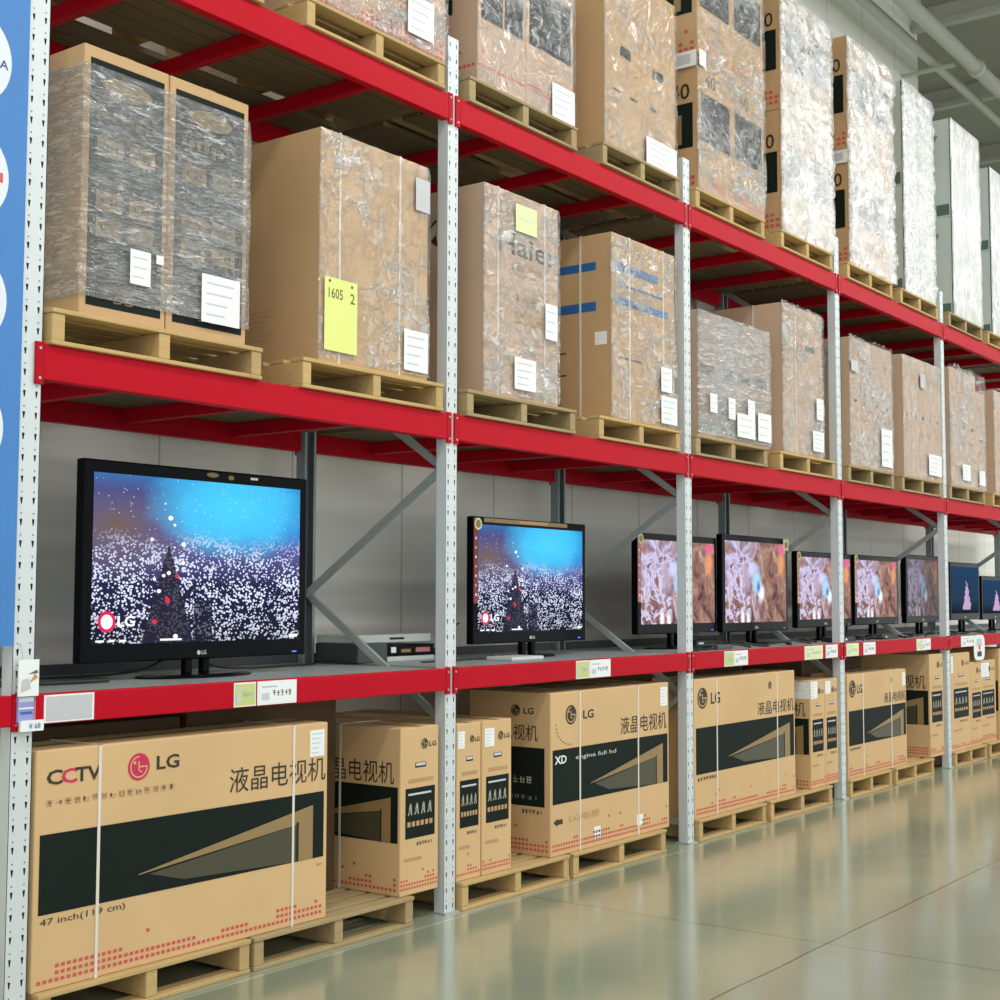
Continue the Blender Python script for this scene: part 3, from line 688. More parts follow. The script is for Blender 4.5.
# ------------------------------------------------------------------ middle shelf loads
z0 = Z2+.151
def put_label(x0, x1, y, za, zb, parent, m='paper', lines=4, lift=.012, name='label_sticker'):
    g = Face((x0, y-lift, za), (x1-x0, 0, 0), (0, 0, zb-za), (0, -1, 0)); g.label(0, 1, 0, 1, m, lines, 0); return g.mb.build(name, parent)
# pair of dark fronted cartons
for i, (xa, xb, lb) in enumerate([(.22, .672, 'tall dark-fronted carton with gold edges in film, left one of the pair'), (.678, 1.15, 'tall dark-fronted carton with gold edges in film, right one of the pair')]):
    r = carton('speaker_carton', lb, xa, xb, 0.0, .95, z0, 4.03, 'brown2', 'pair of tall dark-fronted cartons'); f = front(xa, xb, 0, z0, 4.03); g = f
    g.rect(.07, .94, .04, .955, 'panel'); g.disc(.5, .87, .13, 'gold', 1, 28, .33)
    g.glyphs(.15, .88, .735, .77, 8, 'gold')
    for zz in (.60, .40, .30):
        for xx in (.16, .54): g.rect(xx, xx+.30, zz, zz+.07, 'gold', 1); g.glyphs(xx+.04, xx+.26, zz+.02, zz+.05, 4, 'panel', 2)
    g.text('55', .38, .62, .062, .09, 'gold', 1, .01)
    g.mb.build('front_print', r)
    if i == 0: white_label(left(xa, 0, .95, z0, 4.03), .99, .995, .5, .51, r, 1)
tw = wrap(.22, 1.15, 0, .95, z0+.08, 3.95, 'wrapstreak', None, 'streaky clear film wound round the pair of dark-fronted cartons', .008, 3, ends=True)
put_label(.46, .57, 0, z0+.17, z0+.32, tw, lift=.022, lines=3); put_label(.86, 1.09, 0, z0+.07, z0+.29, tw, lift=.022); put_label(.60, .64, 0, z0+.28, z0+.32, tw, lift=.022, lines=1)
# big brown carton
r = carton('appliance_carton', 'big plain brown carton with a bright yellow note and two white straps', 1.64, 2.485, 0, 1.02, z0, 4.065, 'brown2')
strap(r, 1.775); strap(r, 2.24); f = left(1.64, 0, 1.02, z0, 4.065)
for k in range(7): f.rect(.45, .45+.3*random.uniform(.5, 1), .12+.02*k, .126+.02*k, 'inkfaint')
f.mb.build('side_print', r)
wrap(1.64, 2.485, 0, 1.02, z0+.02, 4.06, 'wraplight', r, None, .006, 9)
n = front(1.66, 1.90, -.016, z0+.06, z0+.43); n.rect(0, 1, 0, 1, 'yellow'); n.text('1605', .12, .55, .72, .86, 'ink', 1); n.text('2', .78, .92, .70, .84, 'ink', 1); n.disc(.15, .95, .008, 'ink', 1, 8); n.disc(.83, .93, .008, 'ink', 1, 8); n.mb.build('yellow_note', r)
put_label(2.27, 2.47, 0, z0+.04, z0+.26, r, lift=.016); put_label(2.36, 2.48, 0, 3.80, 3.98, r, 'sleeve', 2, .016)
# tall strapped carton with big lettering
r = carton('appliance_carton', 'tall strapped brown carton with big dark lettering and a pale yellow note near its top', 2.995, 3.755, .0, .8, z0, 4.115, 'pink')
strap(r, 3.12); strap(r, 3.60); strap(r, .30, side=True)
f = front(2.995, 3.755, 0, z0, 4.115); f.text('Haier', .17, .985, .695, .80, 'ink', bold=.015); f.glyphs(.36, .86, .61, .655, 7, 'inkfaint'); f.rect(.4, .75, .60, .612, 'inkfaint'); f.glyphs(.4, .72, .47, .51, 3, 'inkfaint'); f.rect(.4, .8, .37, .43, 'inkfaint'); f.mb.build('front_print', r)
f = left(2.995, 0, .8, z0, 4.115); f.disc(.6, .80, .09, 'ink'); f.disc(.63, .78, .06, M['pink'], 1); f.mb.build('side_print', r)
wrap(2.995, 3.755, 0, .8, z0+.02, 4.11, 'wrapmid', r, None, .008, 14)
put_label(3.28, 3.50, 0, 3.885, 4.05, r, 'paleyel', 1, .018, 'yellow_note'); put_label(3.27, 3.49, 0, z0+.06, z0+.25, r, lift=.018); put_label(3.59, 3.72, 0, 3.28, 3.5, r, 'paper', 3, .018)
# blue stripe carton
r = carton('appliance_carton', 'brown carton with two blue stripes wrapped in shiny film', 4.385, 5.22, .0, .95, z0, 4.12, 'brown2')
strap(r, .24, side=True); strap(r, 4.60); strap(r, 5.05)
for f in (left(4.385, 0, .95, z0, 4.12),):
    f.rect(.30, .87, .805, .85, 'blue'); f.rect(.30, .87, .585, .635, 'blue'); f.glyphs(.3, .6, .73, .76, 6, 'blue'); f.rect(.42, .62, .37, .378, 'ink'); f.rect(.42, .62, .25, .258, 'ink'); f.text('1', .52, .56, .28, .33, 'ink'); f.glyphs(.4, .6, .08, .12, 4, 'inkfaint'); f.rect(.4, .55, .9, .93, 'sleeve'); f.mb.build('side_print', r)
f = front(4.385, 5.22, 0, z0, 4.12); f.rect(.05, .72, .80, .845, 'blue'); f.rect(.05, .88, .62, .66, 'blue'); f.rect(.1, .8, .72, .735, 'blue'); f.glyphs(.1, .35, .50, .55, 3, 'inkfaint'); f.rect(.1, .45, .33, .34, 'ink'); f.mb.build('front_print', r)
wrap(4.385, 5.22, 0, .95, z0+.01, 4.11, 'wrapmid', r, None, .016, 21)
put_label(4.98, 5.2, 0, z0+.03, z0+.22, r, lift=.026); put_label(4.98, 5.13, 0, z0+.25, z0+.42, r, 'paper', 3, .026)
white_label(left(4.385, 0, .95, z0, 4.12), .86, .96, .40, .47, r, 1)
# streaky load of four cartons
for i in range(4):
    xa = 5.56+i*.2925
    r = carton('narrow_carton', ['leftmost', 'second', 'third', 'rightmost'][i]+' narrow carton inside the silvery streaked film load', xa, xa+.29, .0, .9, z0, 3.80, 'pink', 'narrow cartons of the silvery load')
    f = front(xa, xa+.29, 0, z0, 3.80); f.rect(.1, .85, .50, .58, 'panel'); f.rect(.1, .9, .05, .14, 'greenbox'); f.rect(.15, .7, .70, .74, 'inkfaint'); f.rect(.1, .9, .2, .28, 'greenbox' if i % 2 else 'inkfaint'); f.mb.build('front_print', r)
tw = wrap(5.56, 6.73, 0, .9, z0+.02, 3.80, 'wrapsilver', None, 'silvery streaked film round the narrow cartons in the third bay', .014, 31, .01)
for a, b_, c, d in ((5.69, 5.80, 3.06, 3.2), (5.98, 6.09, 3.04, 3.2), (6.12, 6.42, 2.92, 3.10), (6.47, 6.70, 2.92, 3.14), (6.3, 6.42, 3.10, 3.22)): put_label(a, b_, 0, c, d, tw, lift=.026, lines=3)
# tall strapped brown carton, third bay
r = carton('appliance_carton', 'tall strapped brown carton just left of the fourth upright on the middle shelf', 6.98, 7.76, .0, .95, z0, 4.10, 'pink')
strap(r, 7.22); strap(r, .25, side=True)
f = front(6.98, 7.76, 0, z0, 4.10); f.glyphs(.3, .5, .72, .77, 3, 'inkfaint'); f.rect(.55, .8, .72, .76, 'greenbox'); f.mb.build('front_print', r)
wrap(6.98, 7.76, 0, .95, z0+.01, 4.10, 'wrapmid', r, None, .014, 37, .03)
put_label(7.5, 7.72, 0, 2.93, 3.10, r, lift=.024); put_label(7.58, 7.72, 0, 3.2, 3.38, r, lift=.024, lines=3)
# fourth and fifth bay loads: rows of cartons with hand holes
def holes_load(x0, x1, n, ztop, lbl, seed, crown, bump=None, filmtag=''):
    wd = (x1-x0)/n
    for i in range(n):
        zt = ztop if not bump or i < bump[0] else bump[1]
        xa = x0+i*wd
        r = carton('hand_hole_carton', f'{["first", "second", "third", "fourth", "fifth"][i]} carton from the left in the {lbl}', xa+.001, xa+wd-.001, .0, .98, z0, zt, 'pink', f'cartons of the {lbl}')
        f = front(xa, xa+wd, 0, z0, zt); f.rect(.38, .62, .50, .525, 'holes'); f.rect(.2, .6, .36, .40, 'inkfaint'); f.rect(.2, .5, .80, .86, 'inkfaint'); f.rect(.55, .62, .42, .45, 'inkred'); f.mb.build('front_print', r)
    tw = wrap(x0, x1, 0, .98, z0+.01, ztop, 'wraplight' if not crown else 'wrapmid', None, f'clear film wound round the {lbl}', .012, seed, crown)
    return tw
tw = holes_load(8.36, 9.36, 4, 4.03, 'left middle-shelf load of the fourth bay', 41, .03)
put_label(9.03, 9.3, 0, 2.92, 3.27, tw, lift=.022); put_label(8.34, 8.5, 0, 3.72, 3.82, tw, 'sleeve', 0, .022)
tw = holes_load(9.66, 10.715, 5, 4.06, 'right middle-shelf load of the fourth bay', 43, 0)
put_label(10.28, 10.65, 0, 2.93, 3.14, tw, lift=.022); put_label(10.08, 10.22, 0, 3.78, 3.92, tw, 'sleeve', 1, .022)
tw = holes_load(11.0, 12.13, 4, 4.12, 'lumpy middle-shelf load of the fifth bay', 47, .05, (3, 3.95))
put_label(11.3, 11.55, 0, 2.95, 3.12, tw, lift=.022); put_label(11.85, 12.05, 0, 2.93, 3.09, tw, lift=.022)
r = carton('appliance_carton', 'brown carton on the middle shelf cut by the right edge of the photo', 12.48, 13.35, 0, .98, z0, 4.05, 'pink')
wrap(12.48, 13.35, 0, .98, z0, 4.04, 'wraplight', r, None, .01, 49)

# ------------------------------------------------------------------ top shelf loads
z0 = Z3+.151
r = carton('appliance_carton', 'brown carton on the top shelf at the upper left corner, seen from below', .16, 1.18, .0, .95, z0, 5.3, 'brown2')
r = carton('appliance_carton', 'dusty pink carton with red dots, top shelf left of the second upright', 1.60, 2.632, .0, .98, z0, 5.5, 'pink')
f = front(1.60, 2.632, 0, z0, 5.5)
f.reddots(5, b=.025, sz=.024, rows=3); f.mb.build('front_print', r); wrap(1.60, 2.632, 0, .98, z0+.02, 5.48, 'wrapmid', r, None, .01, 51)
put_label(2.28, 2.50, 0, z0+.08, z0+.30, r, lift=.02)
for i, (xa, xb) in enumerate([(2.93, 3.405), (3.41, 3.93)]):
    r = carton('panel_carton', ['left', 'right'][i]+' carton of the top-shelf pair with grey panels, right of the second upright', xa, xb, .0, .95, z0, 5.75, 'pink', 'pair of cartons with grey panels')
    f = front(xa, xb, 0, z0, 5.75); f.rect(.06, .94, .37, .72, 'panel'); f.glyphs(.1, .9, .40, .46, 5, 'dimink'); f.rect(.5, .54, .37, .72, M['pink'], 2) if i == 0 else None; f.reddots(61+i, b=.10, sz=.018, m='inkred', rows=1); f.mb.build('front_print', r)
    if i == 0:
        f = left(xa, 0, .95, z0, 5.75); f.rect(.15, .80, .42, .8, 'panel'); f.rect(.5, .6, .42, .8, 'blue', 1); f.reddots(60, b=.1, sz=.02); f.mb.build('side_print', r)
tw = wrap(2.93, 3.93, 0, .95, z0+.003, 5.72, 'wraplight', None, 'clear film round the top-shelf pair of cartons with grey panels', .01, 53)
put_label(3.66, 3.91, 0, z0+.0, z0+.22, tw, lift=.022)
for i, (xa, xb) in enumerate([(4.31, 4.785), (4.79, 5.25)]):
    r = carton('tall_carton', ['left', 'right'][i]+' one of the two tall plain top-shelf cartons left of the third upright', xa, xb, .0, 1.0, z0, 5.95, 'brown2', 'pair of tall plain cartons')
    f = front(xa, xb, 0, z0, 5.95); f.rect(.40, .68, .52, .58, 'panel') if i == 0 else f.rect(.30, .62, .50, .555, 'panel'); f.rect(.2, .40, .315, .33, 'ink'); f.rect(.66, .88, .312, .328, 'ink') if i == 0 else None; f.rect(.4, .7, .42, .43, 'inkfaint'); f.disc(.82, .45, .01, 'ink', 0, 8); f.mb.build('front_print', r)
tw = wrap(4.31, 5.25, 0, 1.0, z0+.003, 5.93, 'wraplight', None, 'clear film round the two tall plain cartons on the top shelf', .012, 57)
put_label(4.80, 5.22, 0, z0+.0, z0+.19, tw, lift=.024)
def stack(x0, x1, cols, rows, zt, mat, lbl, seed, film, style, crown=.0, amp=.014, lab=True):
    wd = (x1-x0)/cols; h = (zt-z0)/rows; words = ['bottom', 'upper']
    for j in range(rows):
        for i in range(cols):
            xa = x0+i*wd; za = z0+j*h; cw = '' if cols == 1 else (['left', 'right'][i] if cols == 2 else ['left', 'middle', 'right'][i])+' '
            r = carton('stacked_carton', f'{cw}{words[j]} carton of the {lbl}', xa+.001, xa+wd-.001, .0, .98, za+.001*j, za+h-.001, mat, f'cartons of the {lbl}', tape=False)
            f = front(xa, xa+wd, 0, za, za+h)
            if style == 'dark': f.rect(.08, .92, .38, .74, 'panel'); f.text('40', .2, .5, .80, .90, 'ink'); f.glyphs(.5, .75, .2, .23, 4, 'inkfaint'); f.reddots(seed+i+j, b=.06, sz=.02, rows=1)
            else: f.rect(0, .06, .0, 1, 'greenbox'); f.rect(.4, .5, .55, .6, 'greenbox')
            f.mb.build('front_print', r)
            if i == 0:
                g = left(xa, 0, .98, za, za+h)
                if style == 'dark':
                    g.rect(.05, .955, .33, .66, 'panel'); g.text('40', .76, .93, .69, .81, 'ink', bold=.01); g.reddots(seed+9, b=.05, sz=.03, rows=2); g.rect(.80, .86, .36, .58, 'gold', 1)
                else:
                    g.rect(.05, .80, .02, .13, 'greenbox'); g.rect(.83, .97, .02, .13, 'greenbox'); g.rect(.985, 1, 0, 1, 'panel'); g.text('47', .62, .86, .70, .84, 'dimink')
                g.mb.build('side_print', r)
    tw = wrap(x0, x1, 0, .98, z0+.003, zt, film, None, f'shiny film wound round the {lbl}', amp, seed, crown)
    if lab and style == 'dark':
        g = left(x0-.02, 0, .98, 5.62, 5.74); g.rect(.62, 1.0, 0, 1, 'paper'); g.rect(.68, .95, .2, .8, 'paper2', 1); g.mb.build('label_sticker', tw)
        put_label(x0-.02, x0+.08, 0, 5.62, 5.74, tw, 'paper', 0, .024)
    return tw
stack(5.59, 6.68, 2, 2, 6.72, 'brown2', 'tall top-shelf stack right of the third upright', 71, 'wrapmid', 'dark')
stack(7.02, 8.015, 2, 2, 6.74, 'brown2', 'tall top-shelf stack left of the fourth upright', 75, 'wrapheavy', 'dark', amp=.03, lab=False)
stack(8.42, 9.46, 2, 2, 6.80, 'brown2', 'tall top-shelf stack right of the fourth upright', 79, 'wrapheavy', 'dark', amp=.04)
stack(9.78, 10.60, 2, 2, 6.80, 'whitebox', 'white top-shelf stack left of the fifth upright', 83, 'wrapheavy', 'white', crown=.02, amp=.03)
stack(11.20, 12.12, 2, 2, 6.82, 'whitebox', 'white top-shelf stack right of the fifth upright', 87, 'wrapwhite', 'white', amp=.012)
stack(12.52, 13.38, 2, 2, 6.62, 'whitebox', 'white top-shelf stack at the right photo edge', 91, 'wrapwhite', 'white', amp=.012)

# ------------------------------------------------------------------ televisions
ZS = 1.32
def television(label, x0, x1, y, zb, zt, scr, side_sticker=None, base=(.35, .16), seed=0, bez=None):
    cx = (x0+x1)/2; r = empty('television', (cx, y+.05, ZS), label, 'television', 'televisions on display')
    bs, bt, bb = bez or (.045, .05, .075)
    b = MB(); b.box(x0, x1, y, y+.055, zb, zt, 'black'); b.build('bezel', r, bevel=.008, seg=3)
    MB().box(x0+.09, x1-.09, y+.0555, y+.10, zb+.06, zt-.08, 'blackmat').build('back_cover', r, bevel=.02)
    s = MB(); yy = y-.0025; q = [(x0+bs, yy, zb+bb), (x1-bs, yy, zb+bb), (x1-bs, yy, zt-bt), (x0+bs, yy, zt-bt)]
    s.add(q, [(0, 1, 2, 3)], scr); s.uv[0] = [(0, 0), (1, 0), (1, 1), (0, 1)]
    so = s.build('screen', r)
    if scr == 'city':
        W_, H_ = x1-x0-2*bs, zt-zb-bt-bb
        g = Face((x0+bs, yy, zb+bb), (W_, 0, 0), (0, 0, H_), (0, -1, 0)); em = M.get('embrand') or emit('embrand', (235, 40, 90), 1.0); ew = M.get('emwhite') or emit('emwhite', (250, 250, 255), 1.1)
        M['embrand'] = em; M['emwhite'] = ew
        g.disc(.065, .13, .05*H_/.8, em, 0); g.disc(.065, .13, .034*H_/.8, ew, 1); g.text('LG', .11, .185, .10, .165, ew, 1, .03)
        for a, b_ in ((.02, .055), (.075, .10), (.12, .15), (.30, .40)): g.rect(a, b_, .012, .024, ew, 0)
        g.rect(.945, .99, .012, .032, ew, 0); g.mb.build('screen_logo', so)
    g = Face((cx-.03, y, zb+.018), (.06, 0, 0), (0, 0, .028), (0, -1, 0)); g.disc(.15, .5, .011, 'silver', 0, 14); g.text('LG', .45, .95, .15, .85, 'silver', 0, .02); g.mb.build('brand_badge', r)
    MB().box(x1-.10, x1-.07, y-.003, y, zb+.015, zb+.022, emit('emblue', (90, 130, 255), 1.5)).build('standby_light', r)
    for q in (-.075, .035): MB().box(cx+q, cx+q+.045, y+.03, y+.07, ZS+.014, zb+.04, 'black').build('stand_neck', r, bevel=.008)
    n = MB(); k = 32; ring = []
    vs = []
    for hh, sc in ((0, 1), (.008, 1), (.016, .86)): vs += [(cx+math.cos(2*math.pi*i/k)*base[0]*sc, y+.05+math.sin(2*math.pi*i/k)*base[1]*sc, ZS+.0005+hh) for i in range(k)]
    fs = [(j*k+i, j*k+(i+1) % k, (j+1)*k+(i+1) % k, (j+1)*k+i) for j in range(2) for i in range(k)]+[tuple(range(k))[::-1], tuple(range(2*k, 3*k))]
    n.add(vs, fs, 'black'); n.build('stand_base', r, smooth=False)
    if side_sticker:
        g = front(x0+.004, x0+.05, y, zb+.32*(zt-zb), zt-.01); g.rect(0, 1, 0, 1, side_sticker); 
        R = random.Random(seed)
        for q_ in range(7): g.disc(.5, .1+.11*q_, .009, 'paper2' if q_ % 2 else 'paper', 1, 10)
        g.disc(.95, .93, .038, 'paleyel', 2, 20); g.disc(.95, .93, .026, 'gold', 3, 16); g.mb.build('promotion_sticker', r)
    return r
def emit(name, rgb, st):
    if name in _mc: return _mc[name]
    t = NT(name); _mc[name] = t.done(t.n('ShaderNodeEmission', i_0=srgb(*rgb), i_1=st).outputs[0]); return _mc[name]
M['stkpink'] = flat('sticker_pink', (196, 120, 120), .5); M['stkorange'] = flat('sticker_orange', (206, 150, 110), .5); M['stkred'] = flat('sticker_dark_red', (140, 40, 52), .5)
t1 = television('largest television, in the nearest bay, showing a blue night city scene', .60, 2.03, .45, 1.405, 2.335, 'city', None, (.34, .17), bez=(.055, .06, .085))
g = front(1.30, 1.52, .45, 2.295, 2.325); g.disc(.3, .5, .04, 'gold', 0, 18, .3); g.disc(.85, .3, .02, 'gold', 1, 12, .6); g.mb.build('promotion_sticker', t1)
MB().box(1.62, 1.67, .448, .45, 2.303, 2.315, 'paper').build('white_tag', t1)
t2 = television('television in the second bay showing the blue night city, red stickers on its left edge', 3.55, 4.83, .5, 1.415, 2.215, 'city', 'stkred', (.26, .15), 2)
g = front(3.66, 4.60, .5, 2.182, 2.208); g.rect(0, 1, 0, 1, 'gold'); g.rect(.4, .75, .2, .9, 'stkorange', 1); g.mb.build('promotion_strip', t2)
television('television behind the third upright showing brown rocks and white swirls', 5.53, 6.77, .5, 1.435, 2.19, 'rocks', 'stkpink', seed=3)
television('television showing brown rocks with a white sticker on its upper right corner', 6.79, 8.02, .46, 1.43, 2.225, 'rocks', None, seed=4)
television('television showing brown rocks, partly hidden by the fourth upright', 8.30, 9.55, .5, 1.44, 2.13, 'rocks', 'stkorange', seed=5)
television('television showing brown rocks, right one in the fourth bay', 9.57, 10.72, .48, 1.445, 2.13, 'rocks', 'stkorange', seed=6)
television('small dim television half hidden by the fifth upright', 11.0, 12.02, .5, 1.445, 2.17, 'rocksdim', seed=7)
television('dim dark blue television with a pink light plume, right of the fifth upright', 12.38, 13.42, .5, 1.46, 2.12, 'fountain', seed=8)
television('dim television cut by the right edge of the photo', 13.66, 14.7, .55, 1.45, 1.98, 'fountain', seed=9)
g = front(7.93, 8.04, .44, 2.12, 2.22); g.rect(0, 1, 0, 1, 'paleyel'); g.disc(.5, .5, .03, 'stkpink', 1, 14)
tv4 = [o for o in COL.objects if o.get('label', '').startswith('television showing brown rocks with a white')][0]
g.mb.v = [(a, b_+.018, c) for a, b_, c in g.mb.v]; g.mb.build('promotion_sticker', tv4)

# ------------------------------------------------------------------ devices and cables on the television shelf
def gadget(name, label, cat, x0, x1, y0, y1, z0, z1, m, face=None, group=None):
    r = empty(name, ((x0+x1)/2, (y0+y1)/2, z0), label, cat, group)
    MB().box(x0, x1, y0, y1, z0, z1, m).build('housing', r, bevel=.006)
    if face:
        f = front(x0, x1, y0, z0, z1)
        for a0, a1, b0, b1, mm in face: f.rect(a0, a1, b0, b1, mm)
        f.mb.build('front_panel', r)
    return r
gadget('media_player', 'dark teal grey box left of the second upright, under the white player', 'media box', 2.735, 3.0, .72, 1.06, ZS, ZS+.115, 'dgrey')
gadget('disc_player', 'white slim disc player lying across the dark box left of the second upright', 'disc player', 2.745, 3.42, .73, 1.06, ZS+.116, ZS+.165, 'silver', [(.42, .62, .35, .62, 'holes')])
gadget('set_top_box', 'black box with a red display just behind the second upright', 'set top box', 3.02, 3.48, .75, 1.05, ZS+.032, ZS+.10, 'black', [(.1, .2, .3, .8, 'paper'), (.30, .5, .3, .6, 'gold'), (.6, .9, .3, .7, 'stkpink')])
gadget('set_top_box', 'thin silver box under the black box behind the second upright', 'set top box', 3.01, 3.46, .73, 1.05, ZS, ZS+.031, 'silver')
gadget('set_top_box', 'small flat silver box left of the television in the second bay', 'set top box', 3.58, 3.92, .22, .42, ZS, ZS+.024, 'silver', [(.1, .9, .2, .5, 'paper2')])
gadget('set_top_box', 'black box lying between the two televisions of the third bay', 'set top box', 6.60, 7.02, .60, .80, ZS, ZS+.05, 'blackmat', [(.1, .3, .3, .6, 'paper')])
gadget('set_top_box', 'small grey box right of the television in the second bay', 'set top box', 6.05, 6.3, .12, .27, ZS, ZS+.035, 'dgrey')
gadget('set_top_box', 'black box under the left edge of the television behind the fourth upright', 'set top box', 8.35, 8.75, .14, .30, ZS, ZS+.04, 'blackmat', [(.4, .5, .3, .7, 'paper')])
gadget('set_top_box', 'black box between the last two televisions of the fourth bay', 'set top box', 9.38, 9.8, .14, .30, ZS, ZS+.045, 'blackmat', [(.2, .3, .3, .7, 'greentag')])
def cable(label, pts, r=.006, m='blackmat', group='black cables on the television shelf'):
    o = tube([(a, b_, ZS+r+.001+c) for a, b_, c in pts], r, m, 'power_cable'); tag(o, label, 'cable', group); return o
cable('looped black cable on the shelf deck left of the largest television', [(.06, .75, 0), (.3, .60, 0), (.62, .55, 0), (.78, .50, .0), (.74, .40, .0), (.4, .42, .0), (.1, .5, .0), (.06, .62, .0)], .009)
cable('black cable trailing right from the largest television', [(1.42, .62, .09), (1.55, .66, .02), (1.9, .74, 0), (2.2, .8, 0), (2.5, .82, 0), (2.57, .9, 0)])
cable('black cable curving left of the largest television stand', [(1.28, .62, .10), (1.15, .60, .05), (1.05, .62, .02), (.9, .75, 0), (.5, .85, 0)])
cable('thin black cable looping at the left edge of the second television', [(3.05, .5, .0), (3.2, .42, .0), (3.38, .55, .04), (3.42, .6, .14), (3.50, .62, .2), (3.56, .62, .22)], .005)
cable('black cable across the deck in front of the second television stand', [(3.3, .45, 0), (3.5, .52, 0), (3.7, .47, 0), (3.84, .52, 0), (3.88, .62, 0)], .007)
R = random.Random(3)
for i, (a, b_) in enumerate([(5.52, 5.98), (6.35, 7.05), (7.15, 8.0), (8.2, 8.33), (8.8, 9.32), (9.85, 10.6), (10.95, 11.9), (12.0, 12.9)]):
    n = 9; y0 = .14+.02*(i % 3)
    pts = [(a+(b_-a)*k/(n-1), y0+.09*math.sin(k*1.7+i), (.03 if k % 3 == 1 else 0.0)) for k in range(n)]
    cable('tangled black cable in front of the televisions '+['from the third upright on', 'in the middle of the third bay', 'at the right of the third bay', 'just right of the fourth upright', 'in the middle of the fourth bay', 'at the right of the fourth bay', 'just right of the fifth upright', 'at the far right'][i], pts, .009)

# ------------------------------------------------------------------ price tags and leaflets on the lowest beam
BW = ['nearest bay', 'nearest bay', 'nearest bay', 'second bay', 'second bay', 'third bay', 'third bay', 'left of the fourth upright', 'touching the fourth upright', 'right of the fourth upright', 'second right of the fourth upright', 'fourth bay', 'fourth bay', 'fifth bay']
TG = [(.09, .33, 'sleeve', 'large grey sleeve'), (1.10, 1.235, 'greentag', 'green price tag'), (1.245, 1.50, 'paper', 'wide white price tag'), (3.93, 4.075, 'greentag', 'green price tag'), (4.08, 4.33, 'paper', 'white price tag'), (5.90, 6.05, 'greentag', 'small green price tag'), (6.055, 6.28, 'paper', 'white price tag'),
      (7.30, 7.66, 'paleyel', 'two-tone price tag'), (7.72, 7.97, 'paper', 'white price tag'), (8.16, 8.43, 'paleyel', 'pale yellow price tag'), (8.54, 8.82, 'paper', 'white price tag'), (9.86, 9.99, 'paleyel', 'small yellow price tag'), (10.0, 10.25, 'paper', 'white price tag'), (11.16, 11.62, 'paper', 'wide white price tag')]
for i, ((a, b_, m, nm), bw) in enumerate(zip(TG, BW)):
    o = MB().box(a, b_, -.0145, -.0125, 1.205, 1.315, 'paper' if m != 'sleeve' else 'paper'); f = front(a, b_, -.0145, 1.205, 1.315, o)
    f.rect(.04, .96, .06, .94, m)
    if m != 'sleeve':
        f.rect(.1, .5, .72, .80, 'paper2', 1); f.glyphs(.38, .88, .36, .60, 5, 'dimink' if m == 'paper' else 'paper2'); f.rect(.1, .3, .2, .5, 'paper2', 1)
    tag(o.build('price_tag'), f'{nm} on the red beam under the televisions, {bw}', 'price tag', 'price tags on the lowest beam')
o = MB(); f = Face((11.55, -.018, 1.05), (.36, 0, 0), (0, 0, .27), (0, -1, 0), o); n = 28
pts = [(.5+.5*math.copysign(abs(math.cos(a))**.5, math.cos(a)), .5+.5*math.copysign(abs(math.sin(a))**.5, math.sin(a))) for a in [2*math.pi*i/n for i in range(n)]]
o.add([(11.55+.36*a, -.0195, 1.05+.27*b_) for a, b_ in pts]+[(11.55+.36*a, -.0175, 1.05+.27*b_) for a, b_ in pts], [tuple(range(n)), tuple(range(2*n-1, n-1, -1))]+[(i, (i+1) % n, n+(i+1) % n, n+i) for i in range(n)], 'paper')
f = Face((11.55, -.0195, 1.05), (.36, 0, 0), (0, 0, .27), (0, -1, 0), o); f.rect(.3, .7, .15, .35, 'ink'); f.rect(.25, .75, .55, .85, 'paper2'); f.disc(.5, .5, .03, 'logored', 1)
tag(o.build('hanging_tag'), 'rounded white tag hanging over the red beam right of the fifth upright', 'tag')

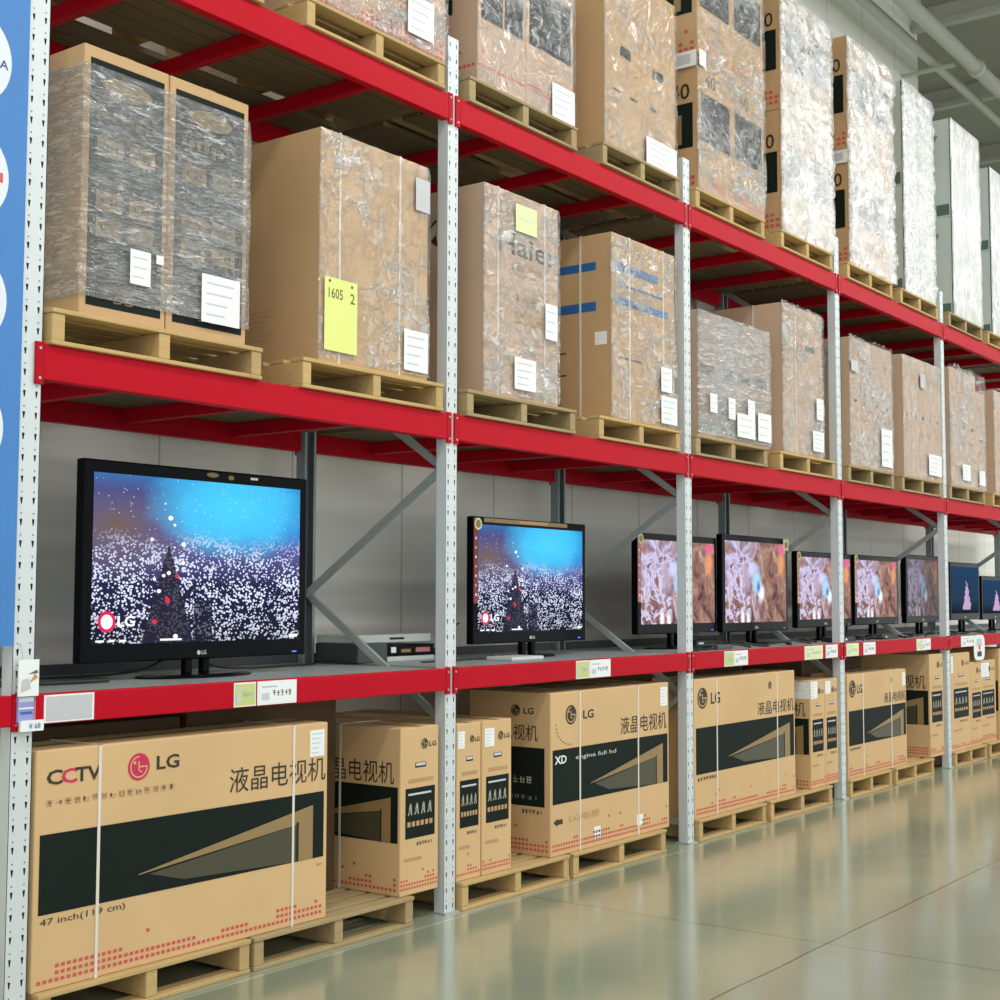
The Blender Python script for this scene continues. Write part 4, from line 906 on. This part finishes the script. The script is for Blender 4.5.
# leaflet holder on the nearest post
r = empty('leaflet_pad', (0.03, -.02, 1.3), 'small white and lilac leaflets hanging on the nearest upright', 'leaflet')
b = MB().box(-.035, .045, -.022, -.0085, 1.215, 1.315, 'lilac'); f = front(-.035, .045, -.022, 1.215, 1.315, b)
f.rect(.05, .95, .80, .97, 'paper2'); f.rect(.05, .95, .52, .58, 'paper'); f.rect(.15, .8, .32, .42, 'blue'); f.rect(.9, 1, 0, 1, 'stkpink'); b.build('lilac_leaflet', r)
b = MB().box(-.03, .075, -.036, -.0225, 1.18, 1.222, 'paper'); f = front(-.03, .075, -.036, 1.18, 1.222, b); f.text('¥ 68', .35, .85, .25, .75, 'blue'); b.build('price_strip', r)
b = MB().box(-.04, .052, -.030, -.0225, 1.317, 1.46, 'paper'); f = front(-.04, .052, -.030, 1.317, 1.46, b)
f.poly([(.1, .1), (.6, .2), (.5, .5), (.15, .45)], 'silver'); f.poly([(.5, .35), (.95, .5), (.8, .62)], 'stkorange'); f.poly([(.45, .6), (.95, .62), (.9, .72)], 'greenbox'); b.build('picture_leaflet', r)
tube([(-.02, -.026, 1.46), (-.02, -.02, 1.50), (-.015, -.002, 1.52)], .002, 'bolt', 'hook', r)

# banner left of the nearest post
r = empty('blue_banner', (-.55, -.02, 1.52), 'tall blue banner with white round badges, at the left edge of the photo', 'banner')
MB().box(-1.05, -.056, -.016, -.006, 1.515, 5.6, 'banner').build('banner_board', r)
g = front(-1.05, -.056, -.016, 1.515, 5.6)
for (zc, xr, st, mm) in ((3.81, -.135, 'A', 'navy'), (3.345, -.135, 'I', 'inkred'), (2.86, -.13, 'O', 'navy'), (2.36, -.13, 'S', 'navy'), (4.28, -.135, 'E', 'navy'), (4.74, -.135, 'A', 'navy')):
    f = front(-1.05, -.056, -.016, zc-.2, zc+.2); f.disc((xr-.2+1.05)/.994, .5, .2, 'bannerw', 0, 40, 1.0)
    if st == 'I': f.rect((-.175+1.05)/.994, (-.162+1.05)/.994, .46, .56, 'inkred', 1)
    elif st == 'A': f.text('A', (-.19+1.05)/.994, (-.150+1.05)/.994, .44, .53, 'navy', 1, .01)
    f.mb.build('round_badge', r)
for k in range(2): MB().cyl((-.3-.5*k, -.006, 5.2), .01, .012, 'bolt', 8, 'Y').build('hanging_bolt', r)
for k in [o for o in COL.objects if 'dims' in o]: del k['dims']
